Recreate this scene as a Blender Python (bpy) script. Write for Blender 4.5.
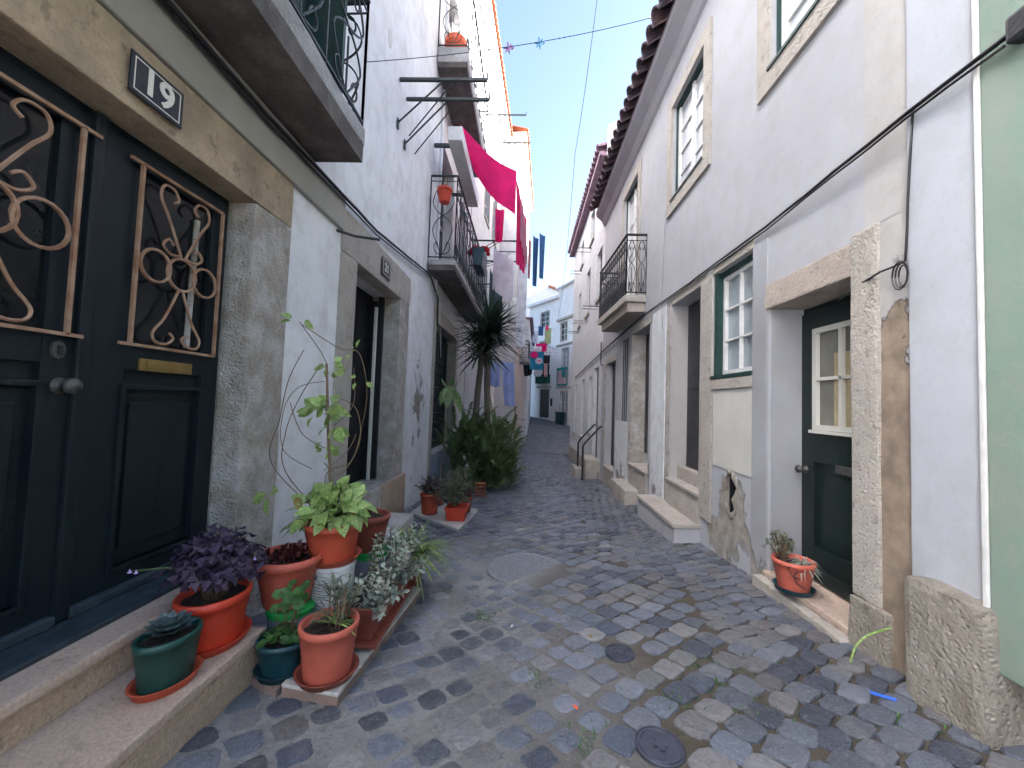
import bpy, bmesh, math, random
from mathutils import Vector, Matrix, noise as mnoise
PI = math.pi
random.seed(7)
for o in list(bpy.data.objects): bpy.data.objects.remove(o)
S = bpy.context.scene
C = S.collection
# ------------------------------------------------------------------ camera
cd = bpy.data.cameras.new('camera'); cam = bpy.data.objects.new('camera', cd); C.objects.link(cam)
cd.sensor_width = 36; cd.lens = 400/1024*36; cd.clip_end = 500; cd.clip_start = 0.05
rt = Vector((0.99878309, 0.03493924, 0.03480775)); up = Vector((-0.03313305, -0.04741754, 0.99832549)); fw = Vector((-0.03653123, 0.99826391, 0.04620219))
R = Matrix((rt, up, -fw)).transposed().to_4x4()
cam.matrix_world = Matrix.Translation((0, 0, 1.5)) @ R
S.camera = cam
# ------------------------------------------------------------------ world, sun, exposure
w = bpy.data.worlds.new('World'); S.world = w; w.use_nodes = True
nt = w.node_tree; nt.nodes.clear()
SUN_EL, SUN_AZ = math.radians(16), math.radians(84)     # azimuth measured from +Y towards +X
sky = nt.nodes.new('ShaderNodeTexSky'); sky.sky_type = 'NISHITA'; sky.sun_disc = False
sky.sun_elevation = SUN_EL; sky.sun_rotation = SUN_AZ; sky.air_density = 1.0; sky.dust_density = 4.5; sky.ozone_density = 1.8
bg = nt.nodes.new('ShaderNodeBackground'); bg.inputs[1].default_value = 0.072
wo = nt.nodes.new('ShaderNodeOutputWorld')
nt.links.new(sky.outputs[0], bg.inputs[0]); nt.links.new(bg.outputs[0], wo.inputs[0])
sl = bpy.data.lights.new('sun', 'SUN'); sl.energy = 5.0; sl.angle = math.radians(0.5); sl.color = (1, .975, .955)
so = bpy.data.objects.new('sun', sl); C.objects.link(so)
sdir = Vector((math.sin(SUN_AZ)*math.cos(SUN_EL), math.cos(SUN_AZ)*math.cos(SUN_EL), math.sin(SUN_EL)))
so.rotation_euler = sdir.to_track_quat('Z', 'Y').to_euler(); so.location = (-20, 0, 30)
S.view_settings.view_transform = 'Standard'; S.view_settings.look = 'None'; S.view_settings.gamma = 1
S.view_settings.exposure = 3.4
S.render.engine = 'CYCLES'
try: S.cycles.max_bounces = 8; S.cycles.diffuse_bounces = 5
except Exception: pass

# ------------------------------------------------------------------ materials
def srgb(r, g, b):
    f = lambda c: (c/12.92 if c <= .04045 else ((c+.055)/1.055)**2.4)
    return (f(r/255), f(g/255), f(b/255), 1)
class NT:
    def __init__(s, name):
        s.m = bpy.data.materials.new(name); s.m.use_nodes = True; s.t = s.m.node_tree
        s.b = s.t.nodes['Principled BSDF']; s.pos = s.t.nodes.new('ShaderNodeNewGeometry').outputs['Position']
    def n(s, ty, **k):
        x = s.t.nodes.new(ty)
        for a, v in k.items(): setattr(x, a, v)
        return x
    def l(s, a, b): s.t.links.new(a, b)
    def noise(s, scale, detail=4, vec=None, rough=.55, dist=0):
        x = s.n('ShaderNodeTexNoise'); x.inputs['Scale'].default_value = scale; x.inputs['Detail'].default_value = detail
        x.inputs['Roughness'].default_value = rough; x.inputs['Distortion'].default_value = dist
        s.l(vec or s.pos, x.inputs['Vector']); return x.outputs[0]
    def scalev(s, v):
        x = s.n('ShaderNodeVectorMath', operation='MULTIPLY'); s.l(s.pos, x.inputs[0]); x.inputs[1].default_value = v; return x.outputs[0]
    def ramp(s, f, a, b, ca=0., cb=1.):
        x = s.n('ShaderNodeMapRange'); x.inputs[1].default_value = a; x.inputs[2].default_value = b
        x.inputs[3].default_value = ca; x.inputs[4].default_value = cb; s.l(f, x.inputs[0]); return x.outputs[0]
    def mix(s, f, a, b, bt='MIX'):
        x = s.n('ShaderNodeMix', data_type='RGBA', blend_type=bt)
        if isinstance(f, float): x.inputs[0].default_value = f
        else: s.l(f, x.inputs[0])
        for v, i in ((a, 6), (b, 7)):
            if isinstance(v, tuple): x.inputs[i].default_value = v
            else: s.l(v, x.inputs[i])
        return x.outputs[2]
    def math(s, op, a, b=0.):
        x = s.n('ShaderNodeMath', operation=op)
        for v, i in ((a, 0), (b, 1)):
            if isinstance(v, (int, float)): x.inputs[i].default_value = v
            else: s.l(v, x.inputs[i])
        return x.outputs[0]
    def bump(s, h, dist=.01, st=1., prev=None):
        x = s.n('ShaderNodeBump'); x.inputs['Distance'].default_value = dist; x.inputs['Strength'].default_value = st
        s.l(h, x.inputs['Height'])
        if prev: s.l(prev, x.inputs['Normal'])
        return x.outputs[0]
    def out(s, col=None, rough=None, nor=None, metal=None, spec=None):
        if col is not None:
            if isinstance(col, tuple): s.b.inputs['Base Color'].default_value = col
            else: s.l(col, s.b.inputs['Base Color'])
        if rough is not None:
            if isinstance(rough, (float, int)): s.b.inputs['Roughness'].default_value = rough
            else: s.l(rough, s.b.inputs['Roughness'])
        if nor is not None: s.l(nor, s.b.inputs['Normal'])
        if metal is not None: s.b.inputs['Metallic'].default_value = metal
        if spec is not None: s.b.inputs['Specular IOR Level'].default_value = spec
        return s.m
def rgb(c): return (c[0], c[1], c[2], 1)
def simple(name, c, rough=.6, var=.25, vs=8, bs=60, bd=.002, metal=None, spec=None, c2=None):
    k = NT(name); n = k.noise(vs, 5)
    c = rgb(c); d = rgb(c2) if c2 else tuple(x*(1-var) for x in c[:3])+(1,)
    col = k.mix(k.ramp(n, .35, .65), c, d)
    return k.out(col, k.ramp(n, .3, .7, rough-.06, rough+.1), k.bump(k.noise(bs, 4), bd), metal, spec)
def plaster(name, c, c2, under=(.36, .335, .30), spots=(), peel=.80, streak=.25, bd=.009, grime=(.30, .28, .25), rough=.85):
    k = NT(name)
    n1 = k.noise(.9, 6); n2 = k.noise(5, 5)
    col = k.mix(k.ramp(n1, .35, .65), rgb(c), rgb(c2))
    col = k.mix(k.ramp(n2, .45, .75, 0., .33), col, rgb(grime))
    st = k.noise(1., 5, k.scalev((5, 5, .35)))
    col = k.mix(k.ramp(st, .55, .78, 0., streak), col, rgb(grime))
    fine = k.noise(38, 6, rough=.65)
    col = k.mix(k.ramp(fine, .52, .78, 0., .28), col, rgb(grime))
    pn = k.noise(3.2, 8, rough=.62, dist=.4)
    tot = pn
    for (cx, cy, cz, sx, sy, sz, amt) in spots:
        a = k.n('ShaderNodeVectorMath', operation='SUBTRACT'); k.l(k.pos, a.inputs[0]); a.inputs[1].default_value = (cx, cy, cz)
        b = k.n('ShaderNodeVectorMath', operation='DIVIDE'); k.l(a.outputs[0], b.inputs[0]); b.inputs[1].default_value = (sx, sy, sz)
        l = k.n('ShaderNodeVectorMath', operation='LENGTH'); k.l(b.outputs[0], l.inputs[0])
        tot = k.math('ADD', tot, k.ramp(l.outputs['Value'], 1., .2, 0., amt))
    msk = k.ramp(tot, peel-.012, peel+.012)
    u = k.mix(k.ramp(k.noise(9, 6), .35, .65), rgb(under), tuple(x*.62 for x in under)+(1,))
    edge = k.mix(k.ramp(tot, peel-.05, peel-.01), col, tuple(x*.55 for x in c)+(1,))
    col = k.mix(msk, edge, u)
    h = k.math('ADD', k.math('MULTIPLY', k.noise(14, 8, rough=.6), .5), k.math('MULTIPLY', k.noise(1.6, 3), .9))
    h = k.math('SUBTRACT', h, k.math('MULTIPLY', msk, 1.0))
    nb = k.bump(h, bd); nb = k.bump(k.noise(90, 4), .0012, prev=nb)
    return k.out(col, rough, nb)
def stone(name, c, c2, pit=True, smear=None, bd=.012, rough=.85, speck=.25):
    k = NT(name)
    n = k.noise(3.5, 8, rough=.65)
    col = k.mix(k.ramp(n, .32, .68), rgb(c), rgb(c2))
    col = k.mix(k.ramp(k.noise(75, 5, rough=.7), .44, .62, 0., speck), col, tuple(x*.45 for x in c)+(1,))
    col = k.mix(k.ramp(k.noise(13, 6), .58, .7, 0., .55), col, tuple(x*.5 for x in c2)+(1,))
    if smear: col = k.mix(k.ramp(k.noise(5.5, 8, rough=.68, dist=.2), smear[1], smear[1]+.22, 0., .8), col, rgb(smear[0]))
    v = k.n('ShaderNodeTexVoronoi'); v.inputs['Scale'].default_value = 45; k.l(k.pos, v.inputs['Vector'])
    h = k.math('ADD', k.noise(22, 9, rough=.7), k.math('MULTIPLY', k.ramp(v.outputs[0], 0, .5), .35 if pit else 0))
    return k.out(col, rough, k.bump(h, bd))
def attr_mat(name, rough=.6, spec=.5, bs=70, bd=.002, var=.35, trans=0):
    k = NT(name); a = k.n('ShaderNodeAttribute'); a.attribute_name = 'col'
    n = k.noise(35, 6); col = k.mix(k.ramp(n, .35, .7, 0., var), a.outputs[0], (0.03, .03, .035, 1)); col = k.mix(k.ramp(k.noise(120, 4), .52, .72, 0., .45), col, (.30, .31, .34, 1)); col = k.mix(k.ramp(k.noise(6, 6), .56, .7, 0., .35), col, (.22, .20, .18, 1))
    m = k.out(col, k.ramp(k.noise(20, 4), .3, .7, rough-.12, rough+.15), k.bump(k.noise(bs, 7, rough=.65), bd), spec=spec)
    return m
def leafmat(name, c, c2, rough=.5, vs=25):
    k = NT(name); col = k.mix(k.ramp(k.noise(vs, 3), .4, .6), rgb(c), rgb(c2))
    oi = k.n('ShaderNodeAttribute'); oi.attribute_name = 'v'
    col = k.mix(k.ramp(oi.outputs['Fac'], 0, 1, 0., .6), col, tuple(x*.35 for x in c)+(1,))
    k.out(col, rough)
    tr = k.n('ShaderNodeBsdfTranslucent'); k.l(col, tr.inputs[0])
    mx = k.n('ShaderNodeMixShader'); mx.inputs[0].default_value = .25
    k.l(k.b.outputs[0], mx.inputs[1]); k.l(tr.outputs[0], mx.inputs[2])
    k.l(mx.outputs[0], k.t.nodes['Material Output'].inputs[0]); return k.m
def cloth(name, c, c2=None, fold=6):
    k = NT(name); col = k.mix(k.ramp(k.noise(4, 3), .4, .6), rgb(c), rgb(c2 or tuple(x*.85 for x in c)))
    k.out(col, .9, k.bump(k.noise(fold, 3), .02))
    tr = k.n('ShaderNodeBsdfTranslucent'); k.l(col, tr.inputs[0]); mx = k.n('ShaderNodeMixShader'); mx.inputs[0].default_value = .35
    k.l(k.b.outputs[0], mx.inputs[1]); k.l(tr.outputs[0], mx.inputs[2]); k.l(mx.outputs[0], k.t.nodes['Material Output'].inputs[0]); return k.m

M = {}
# (spot: centre, radii, amount)
M['wallL'] = plaster('white_plaster_left', (.78, .80, .84), (.70, .72, .77), spots=[(-1.9, 6.95, 1.4, .6, .75, 1.2, .34), (-1.9, 6.9, .1, .5, 1.2, .5, .16), (-1.9, 3.4, .1, .5, .6, .5, .2)], streak=.18)
M['wallL2'] = plaster('grey_plaster_left', (.68, .68, .70), (.56, .56, .56), spots=[(-1.9, 8, 3.3, .5, .7, 1.5, .12)], streak=.4)
M['wallL3'] = plaster('bright_plaster_left', (.64, .62, .64), (.57, .56, .59), streak=.15)
M['wallFar'] = plaster('bright_far_plaster', (.80, .80, .80), (.74, .74, .75), streak=.1, peel=.9)
M['wallCream'] = plaster('cream_plaster', (.58, .47, .40), (.52, .42, .36), streak=.15)
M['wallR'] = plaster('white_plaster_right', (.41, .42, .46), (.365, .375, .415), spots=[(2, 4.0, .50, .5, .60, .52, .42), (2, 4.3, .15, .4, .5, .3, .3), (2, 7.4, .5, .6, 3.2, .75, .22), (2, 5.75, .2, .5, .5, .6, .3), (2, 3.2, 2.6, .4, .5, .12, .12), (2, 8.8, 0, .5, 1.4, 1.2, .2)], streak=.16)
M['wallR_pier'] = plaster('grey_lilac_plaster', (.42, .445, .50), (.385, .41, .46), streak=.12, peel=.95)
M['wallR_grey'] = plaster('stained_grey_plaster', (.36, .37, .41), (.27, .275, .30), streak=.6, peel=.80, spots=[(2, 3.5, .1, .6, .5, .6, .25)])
M['pier_band'] = plaster('grey_beige_band', (.44, .43, .43), (.38, .37, .37), under=(.30, .235, .18), spots=[(2, 2.2, 1.0, .5, .42, 1.55, .65)], peel=.74, streak=.4, bd=.015)
M['wallR2'] = plaster('white_plaster_far_right', (.66, .68, .72), (.58, .60, .64), streak=.22, spots=[(2, 6.1, .1, .5, .6, .7, .28), (2, 8.4, 0, .5, .9, .8, .3), (2, 13, -.3, .5, 4, .7, .22)], grime=(.26, .24, .21))
M['green'] = plaster('pale_green_plaster', (.195, .27, .225), (.165, .235, .195), streak=.2, peel=.95, bd=.012)
M['band'] = plaster('grey_green_band', (.35, .34, .31), (.26, .25, .23), streak=.4, peel=.82)
M['cornice'] = plaster('grey_cornice', (.42, .42, .46), (.36, .36, .40), streak=.3)
M['brown_patch'] = plaster('bare_brown_render', (.27, .215, .17), (.21, .165, .125), spots=[], peel=.74, under=(.44, .40, .34), bd=.02)
M['stoneA'] = stone('ochre_stone', (.50, .39, .28), (.27, .215, .155))
M['stoneJ'] = stone('pitted_jamb_stone', (.46, .42, .37), (.32, .285, .25), smear=((.58, .58, .60), .43), bd=.025)
M['stoneF'] = stone('pale_frame_stone', (.48, .445, .405), (.37, .34, .305), bd=.016)
M['stoneP'] = stone('pinkish_lintel_stone', (.46, .40, .35), (.36, .31, .275), bd=.012)
M['stoneB'] = stone('rough_block_stone', (.38, .35, .31), (.24, .21, .175), bd=.026, speck=.3)
M['step'] = stone('speckled_limestone', (.56, .43, .36), (.44, .335, .28), bd=.006, rough=.7, speck=.5)
M['riser'] = stone('ochre_limestone_riser', (.50, .38, .29), (.38, .285, .215), bd=.01, speck=.6)
M['stepR'] = stone('worn_step_stone', (.46, .42, .38), (.33, .30, .27), bd=.008)
M['slab'] = stone('white_marble_slab', (.60, .58, .55), (.48, .46, .44), pit=False, bd=.003, rough=.5)
M['slab_edge'] = stone('reddish_stone_slab', (.30, .21, .18), (.22, .15, .13), pit=False, bd=.006)
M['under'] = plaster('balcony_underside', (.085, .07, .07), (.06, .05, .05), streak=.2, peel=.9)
M['concrete'] = stone('balcony_edge_concrete', (.50, .50, .52), (.30, .29, .29), bd=.02)
M['door19'] = simple('dark_teal_gloss_paint', (.004, .009, .015), .42, .35, 3, 25, .0015, c2=(.007, .014, .019), spec=.32)
M['door19w'] = simple('worn_sill_paint', (.03, .05, .07), .5, .5, 12)
M['doorG'] = simple('dark_green_door_paint', (.004, .014, .013), .42, .3, 3, 25, .0015)
M['doorB'] = simple('dark_brown_door_paint', (.030, .030, .042), .5, .3, 3, 25, .0015)
M['greenframe'] = simple('green_window_paint', (.010, .045, .042), .5)
M['dark'] = simple('painted_shade_black', (.006, .007, .010), .9)  # near-black that paints in the shade of interiors, hole and gap
M['glassd'] = simple('dark_window_glass', (.008, .010, .013), .12, .2, 3, 5, .0005, spec=.3)
M['glassw'] = simple('curtained_window_glass', (.33, .38, .42), .12, .3, 2.5, 3, .001, spec=.5)
M['shutter'] = simple('pale_painted_shutter', (.50, .52, .56), .35, .12, 4)
M['white'] = simple('white_wood_paint', (.66, .66, .66), .5, .15, 12)
M['iron'] = simple('green_black_iron', (.022, .035, .040), .5, .4, 20)
M['ironb'] = simple('black_iron', (.015, .017, .022), .5, .4, 20)
M['rust'] = simple('rusty_cream_iron', (.36, .24, .17), .6, .4, 14, c2=(.24, .12, .07))
M['brass'] = simple('brass', (.42, .30, .12), .35, .2, 20, metal=.9)
M['steel'] = simple('old_grey_metal', (.10, .10, .10), .5, .3, 30, metal=.5)
M['cable'] = simple('black_cable', (.012, .012, .016), .5)
M['terra'] = simple('terracotta_plastic', (.54, .095, .05), .5, .22, 7)
M['terra2'] = simple('salmon_terracotta', (.54, .125, .085), .55, .2, 7)
M['terrad'] = simple('dark_terracotta', (.27, .065, .045), .55, .25, 7)
M['redpot'] = simple('red_plastic', (.60, .06, .03), .42, .15, 7)
M['orange'] = simple('orange_plastic', (.75, .10, .02), .45, .15, 7)
M['greenpot'] = simple('dark_green_plastic', (.010, .060, .052), .4, .2, 7)
M['bluepot'] = simple('petrol_plastic', (.010, .055, .075), .4, .2, 7)
M['soil'] = simple('potting_soil', (.035, .024, .020), .95, .5, 40, 80, .01)
M['lid'] = simple('bright_green_lid', (.015, .36, .07), .4, .1)
M['tub'] = simple('white_tub_plastic', (.62, .64, .68), .4, .12)
M['ink'] = simple('label_print', (.10, .11, .20), .6)
M['bucket'] = simple('milky_bucket_plastic', (.42, .49, .57), .2, .35, 6)
M['plate'] = simple('blue_enamel', (.006, .009, .022), .35, .2, 20)
M['enamelw'] = simple('white_enamel', (.72, .72, .68), .3, .15, 30)
M['roof'] = simple('weathered_roof_tile', (.15, .085, .09), .8, .5, 5, 50, .006, c2=(.075, .065, .09))
M['roofo'] = simple('orange_roof_tile', (.48, .17, .08), .8, .3, 6, c2=(.34, .11, .06))
M['roofm'] = simple('mauve_roof_edge', (.30, .20, .26), .8, .3, 6)
M['asphalt'] = simple('far_asphalt', (.17, .175, .19), .8, .3, 2, 50, .004)
k = NT('mortar_and_earth')
colr = k.mix(k.ramp(k.noise(.8, 6), .38, .62), (.25, .25, .26, 1), (.14, .138, .14, 1))
sep = k.n('ShaderNodeSeparateXYZ'); k.l(k.pos, sep.inputs[0])
right = k.ramp(k.math('ADD', sep.outputs[0], k.math('MULTIPLY', k.noise(1.1, 5), 1.6)), .8, 1.5)
colr = k.mix(right, colr, (.078, .062, .048, 1))
colr = k.mix(k.ramp(k.noise(30, 6), .5, .75, 0., .5), colr, (.045, .042, .04, 1))
colr = k.mix(k.ramp(k.noise(2.3, 7, rough=.7), .60, .68, 0., .7), colr, (.05, .07, .03, 1))
M['ground'] = k.out(colr, .9, k.bump(k.noise(45, 8, rough=.7), .012))
M['cobble'] = attr_mat('basalt_cobbles', .44, .55, 60, .012)
M['leaf_dark'] = leafmat('dark_green_leaf', (.030, .065, .025), (.018, .040, .018))
M['leaf_fern'] = leafmat('fern_leaf', (.22, .32, .13), (.11, .185, .07))
M['leaf_yucca'] = leafmat('yucca_leaf', (.055, .095, .06), (.03, .055, .04), .45)
M['leaf_lime'] = leafmat('lime_variegated_leaf', (.46, .60, .22), (.20, .36, .09), .45, 75)
M['leaf_purple'] = leafmat('purple_leaf', (.060, .036, .092), (.034, .022, .055), .55)
M['leaf_grey'] = leafmat('grey_green_leaf', (.48, .54, .47), (.32, .38, .32), .7)
M['leaf_greyp'] = leafmat('pinkish_grey_leaf', (.36, .31, .27), (.24, .22, .19), .7)
M['leaf_spider'] = leafmat('striped_spider_leaf', (.40, .50, .16), (.14, .28, .07), .45)
M['leaf_green'] = leafmat('fresh_green_leaf', (.07, .19, .05), (.04, .12, .035), .5)
M['leaf_olive'] = leafmat('olive_leaf', (.22, .26, .18), (.13, .16, .11), .6)
M['leaf_brown'] = leafmat('reddish_brown_leaf', (.12, .07, .07), (.07, .045, .05), .6)
M['leaf_succ'] = leafmat('blue_succulent_leaf', (.16, .24, .25), (.10, .16, .18), .5)
M['leaf_red'] = leafmat('dark_red_succulent_leaf', (.15, .035, .035), (.08, .02, .025), .4)
M['leaf_yellow'] = leafmat('yellowed_leaf', (.36, .25, .05), (.28, .18, .05), .5)
M['flower'] = simple('lilac_petals', (.50, .36, .75), .6)
M['stem'] = simple('brown_stem', (.16, .11, .07), .7)
M['stemg'] = simple('green_stem', (.10, .15, .05), .6)
M['trunk'] = simple('grey_trunk', (.17, .145, .12), .9, .4, 20, 30, .01)
M['pink'] = cloth('magenta_cloth', (.90, .02, .24), (.80, .018, .21))
M['pinkw'] = cloth('pale_pink_cloth', (.75, .45, .55))
M['red_cloth'] = cloth('red_cloth', (.55, .01, .03))
M['bluecl'] = cloth('pale_blue_cloth', (.52, .60, .92))
M['denim'] = cloth('denim_blue_cloth', (.06, .16, .36))
M['whitecl'] = cloth('white_cloth', (.82, .84, .90))
M['darkcl'] = cloth('dark_cloth', (.02, .022, .035))
M['tealcl'] = cloth('turquoise_cloth', (.03, .32, .52))
M['greencl'] = cloth('green_cloth', (.02, .14, .10))
M['netcl'] = cloth('dark_green_screen_cloth', (.02, .05, .06))
M['salmon'] = cloth('salmon_cloth', (.80, .30, .28))
M['blush'] = cloth('blush_cloth', (.78, .58, .60))
M['turq'] = cloth('turquoise_trim_cloth', (.02, .35, .33))
M['lime'] = cloth('pale_lime_cloth', (.55, .62, .35))
M['grey'] = simple('galvanised_grey', (.34, .36, .38), .5, .2)
M['tile_blue'] = simple('worn_blue_paint', (.20, .30, .50), .7, .4, 5, c2=(.34, .36, .38))
M['cream'] = simple('cream_panel_paint', (.56, .56, .52), .6, .1, 3)
M['coverl'] = simple('worn_grey_iron', (.19, .20, .23), .42, .3, 25, 60, .003)
M['cover'] = simple('cast_iron_cover', (.085, .088, .10), .45, .3, 25, 60, .003, metal=.3)
M['coverb'] = simple('worn_blue_iron_cover', (.07, .075, .11), .4, .3, 25, 60, .003, metal=.3)
M['brick'] = simple('hollow_red_brick', (.40, .12, .07), .8, .2, 20)
M['star'] = simple('blue_foil', (.04, .28, .50), .4)
M['starm'] = simple('magenta_foil', (.32, .05, .28), .4)
M['bluescrap'] = simple('blue_plastic_scrap', (.03, .13, .60), .4)
M['glassc'] = simple('dim_curtained_glass', (.17, .17, .15), .15, .3, 4, 5, .0005)
M['warm'] = simple('warm_curtain', (.40, .33, .21), .8, .3, 6)

# ------------------------------------------------------------------ mesh helpers
class MB:
    def __init__(s): s.v = []; s.f = []; s.c = []
    def quad(s, a, b, c, d):
        i = len(s.v); s.v += [tuple(a), tuple(b), tuple(c), tuple(d)]; s.f.append((i, i+1, i+2, i+3))
    def tri(s, a, b, c):
        i = len(s.v); s.v += [tuple(a), tuple(b), tuple(c)]; s.f.append((i, i+1, i+2))
    def box(s, x0, x1, y0, y1, z0, z1):
        i = len(s.v)
        s.v += [(x, y, z) for z in (z0, z1) for x, y in ((x0, y0), (x1, y0), (x1, y1), (x0, y1))]
        s.f += [(i+a, i+b, i+c, i+d) for a, b, c, d in ((3, 2, 1, 0), (4, 5, 6, 7), (0, 1, 5, 4), (1, 2, 6, 5), (2, 3, 7, 6), (3, 0, 4, 7))]
        return s
    def prism(s, poly, h):           # poly: list of 3d points (loop), h: offset vector
        i = len(s.v); n = len(poly); h = Vector(h)
        s.v += [tuple(p) for p in poly] + [tuple(Vector(p)+h) for p in poly]
        s.f.append(tuple(i+k for k in reversed(range(n)))); s.f.append(tuple(i+n+k for k in range(n)))
        for k in range(n): s.f.append((i+k, i+(k+1) % n, i+n+(k+1) % n, i+n+k))
        return s
    def tube(s, pts, r, sides=6, caps=True):
        pts = [Vector(p) for p in pts]; n = len(pts); base = len(s.v)
        rr = r if isinstance(r, (list, tuple)) else [r]*n
        prev = None
        for k, p in enumerate(pts):
            d = (pts[min(k+1, n-1)]-pts[max(k-1, 0)])
            if d.length < 1e-9: d = Vector((0, 0, 1))
            d.normalize()
            if prev is None:
                a = d.orthogonal().normalized()
            else:
                a = prev - d*prev.dot(d)
                a = a.normalized() if a.length > 1e-6 else d.orthogonal().normalized()
            prev = a; b = d.cross(a)
            for q in range(sides):
                t = 2*PI*q/sides; s.v.append(tuple(p+(a*math.cos(t)+b*math.sin(t))*rr[k]))
        for k in range(n-1):
            for q in range(sides):
                s.f.append((base+k*sides+q, base+k*sides+(q+1) % sides, base+(k+1)*sides+(q+1) % sides, base+(k+1)*sides+q))
        if caps:
            s.f.append(tuple(base+q for q in reversed(range(sides)))); s.f.append(tuple(base+(n-1)*sides+q for q in range(sides)))
        return s
    def lathe(s, prof, c=(0, 0, 0), seg=28, sx=1, sy=1, rot=0):
        base = len(s.v); n = len(prof)
        for r, z in prof:
            for q in range(seg):
                t = 2*PI*q/seg; x, y = r*sx*math.cos(t), r*sy*math.sin(t)
                s.v.append((c[0]+x*math.cos(rot)-y*math.sin(rot), c[1]+x*math.sin(rot)+y*math.cos(rot), c[2]+z))
        for k in range(n-1):
            for q in range(seg): s.f.append((base+k*seg+q, base+k*seg+(q+1) % seg, base+(k+1)*seg+(q+1) % seg, base+(k+1)*seg+q))
        return s
    def blade(s, p, d, up, L, W, droop=.3, seg=5, fold=0., tipw=0.):   # a curved strap leaf
        p = Vector(p); d = Vector(d).normalized(); up = Vector(up); base = len(s.v); vv = random.random()
        for k in range(seg+1):
            t = k/seg
            q = p+d*L*t+Vector((0, 0, -1))*droop*L*t*t
            side = d.cross(up); side = side.normalized() if side.length > 1e-4 else Vector((1, 0, 0))
            wd = W*(math.sin(PI*min(1, .15+.85*t))**.7 if tipw == 0 else (1-t)**.6)*.5
            if k == seg: wd = W*.02
            s.v += [tuple(q-side*wd), tuple(q+side*wd)]; s.c += [vv, vv]
        for k in range(seg): i = base+2*k; s.f.append((i, i+1, i+3, i+2))
        return s
    def leaf(s, p, d, nrm, L, W, cup=.15, droop=.2):   # broad pointed leaf, midrib fold
        p = Vector(p); d = Vector(d).normalized(); nrm = Vector(nrm)
        side = d.cross(nrm); side = side.normalized() if side.length > 1e-4 else Vector((1, 0, 0)); nn = side.cross(d)
        base = len(s.v); vv = random.random()
        for t, wv in ((0, .0), (.18, .72), (.42, 1.), (.7, .66), (1, 0.)):
            q = p+d*L*t-nn*droop*L*t*t
            for e in (-1, 0, 1): s.v.append(tuple(q+side*e*wv*W*.5+nn*(abs(e)*cup*W*wv*.5))); s.c.append(vv)
        for k in range(4):
            i = base+3*k
            s.f += [(i, i+1, i+4, i+3), (i+1, i+2, i+5, i+4)]
        return s
def mesh(name, mb, m, parent=None, smooth=False, bevel=0, off=None, cols=None, rough=0):
    me = bpy.data.meshes.new(name)
    off = off if off is not None else (parent_loc(parent) if parent else (0, 0, 0))
    me.from_pydata([(v[0]-off[0], v[1]-off[1], v[2]-off[2]) for v in mb.v], [], mb.f)
    if isinstance(m, str): m = M[m]
    me.materials.append(m)
    if mb.c and len(mb.c) == len(mb.v):
        if isinstance(mb.c[0], tuple):
            a = me.color_attributes.new('col', 'FLOAT_COLOR', 'POINT'); a.data.foreach_set('color', [x for cc in mb.c for x in cc])
        else:
            a = me.attributes.new('v', 'FLOAT', 'POINT'); a.data.foreach_set('value', mb.c)
    if bevel:
        bm = bmesh.new(); bm.from_mesh(me); bmesh.ops.remove_doubles(bm, verts=bm.verts, dist=1e-4)
        bmesh.ops.bevel(bm, geom=[e for e in bm.edges if len(e.link_faces) == 2 and e.calc_face_angle(0) > .5], offset=bevel, segments=2, affect='EDGES', profile=.6)
        if rough:
            bmesh.ops.subdivide_edges(bm, edges=[e for e in bm.edges if e.calc_length() > .12], cuts=5, use_grid_fill=True)
            bm.normal_update()
            for v in bm.verts:
                pw = v.co+Vector(off); n = mnoise.noise(pw*4)*rough+mnoise.noise(pw*13)*rough*.5
                v.co += v.normal*n
        bm.to_mesh(me); bm.free()
    if smooth:
        for p in me.polygons: p.use_smooth = True
    me.update()
    o = bpy.data.objects.new(name, me); C.objects.link(o)
    if parent: o.parent = parent
    return o
LOC = {}
def parent_loc(p):
    while p is not None:
        if p.name in LOC: return LOC[p.name]
        p = p.parent
    return (0, 0, 0)
def thing(name, label, cat, loc=(0, 0, 0), group=None, rotz=0):
    o = bpy.data.objects.new(name, None); C.objects.link(o); o.empty_display_size = .1
    o.location = loc; o['label'] = label; o['category'] = cat
    if group: o['group'] = group
    LOC[o.name] = tuple(loc); o.rotation_euler = (0, 0, rotz)
    return o
def tag(o, label, cat, group=None, kind=None):
    if kind: o['kind'] = kind
    if label: o['label'] = label
    if cat: o['category'] = cat
    if group: o['group'] = group
    return o
def single(name, mb, m, label, cat, group=None, **k):     # thing that is one mesh; origin at its base
    xs = [v[0] for v in mb.v]; ys = [v[1] for v in mb.v]; zs = [v[2] for v in mb.v]
    off = ((min(xs)+max(xs))/2, (min(ys)+max(ys))/2, min(zs))
    o = mesh(name, mb, m, off=off, **k); o.location = off
    return tag(o, label, cat, group)
def struct(name, mb, m, **k): o = mesh(name, mb, m, **k); o['kind'] = 'structure'; return o
def lab(o, t): o['label'] = t; return o
def boxp(name, x0, x1, y0, y1, z0, z1, m, parent, **k): return mesh(name, MB().box(x0, x1, y0, y1, z0, z1), m, parent, **k)
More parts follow.
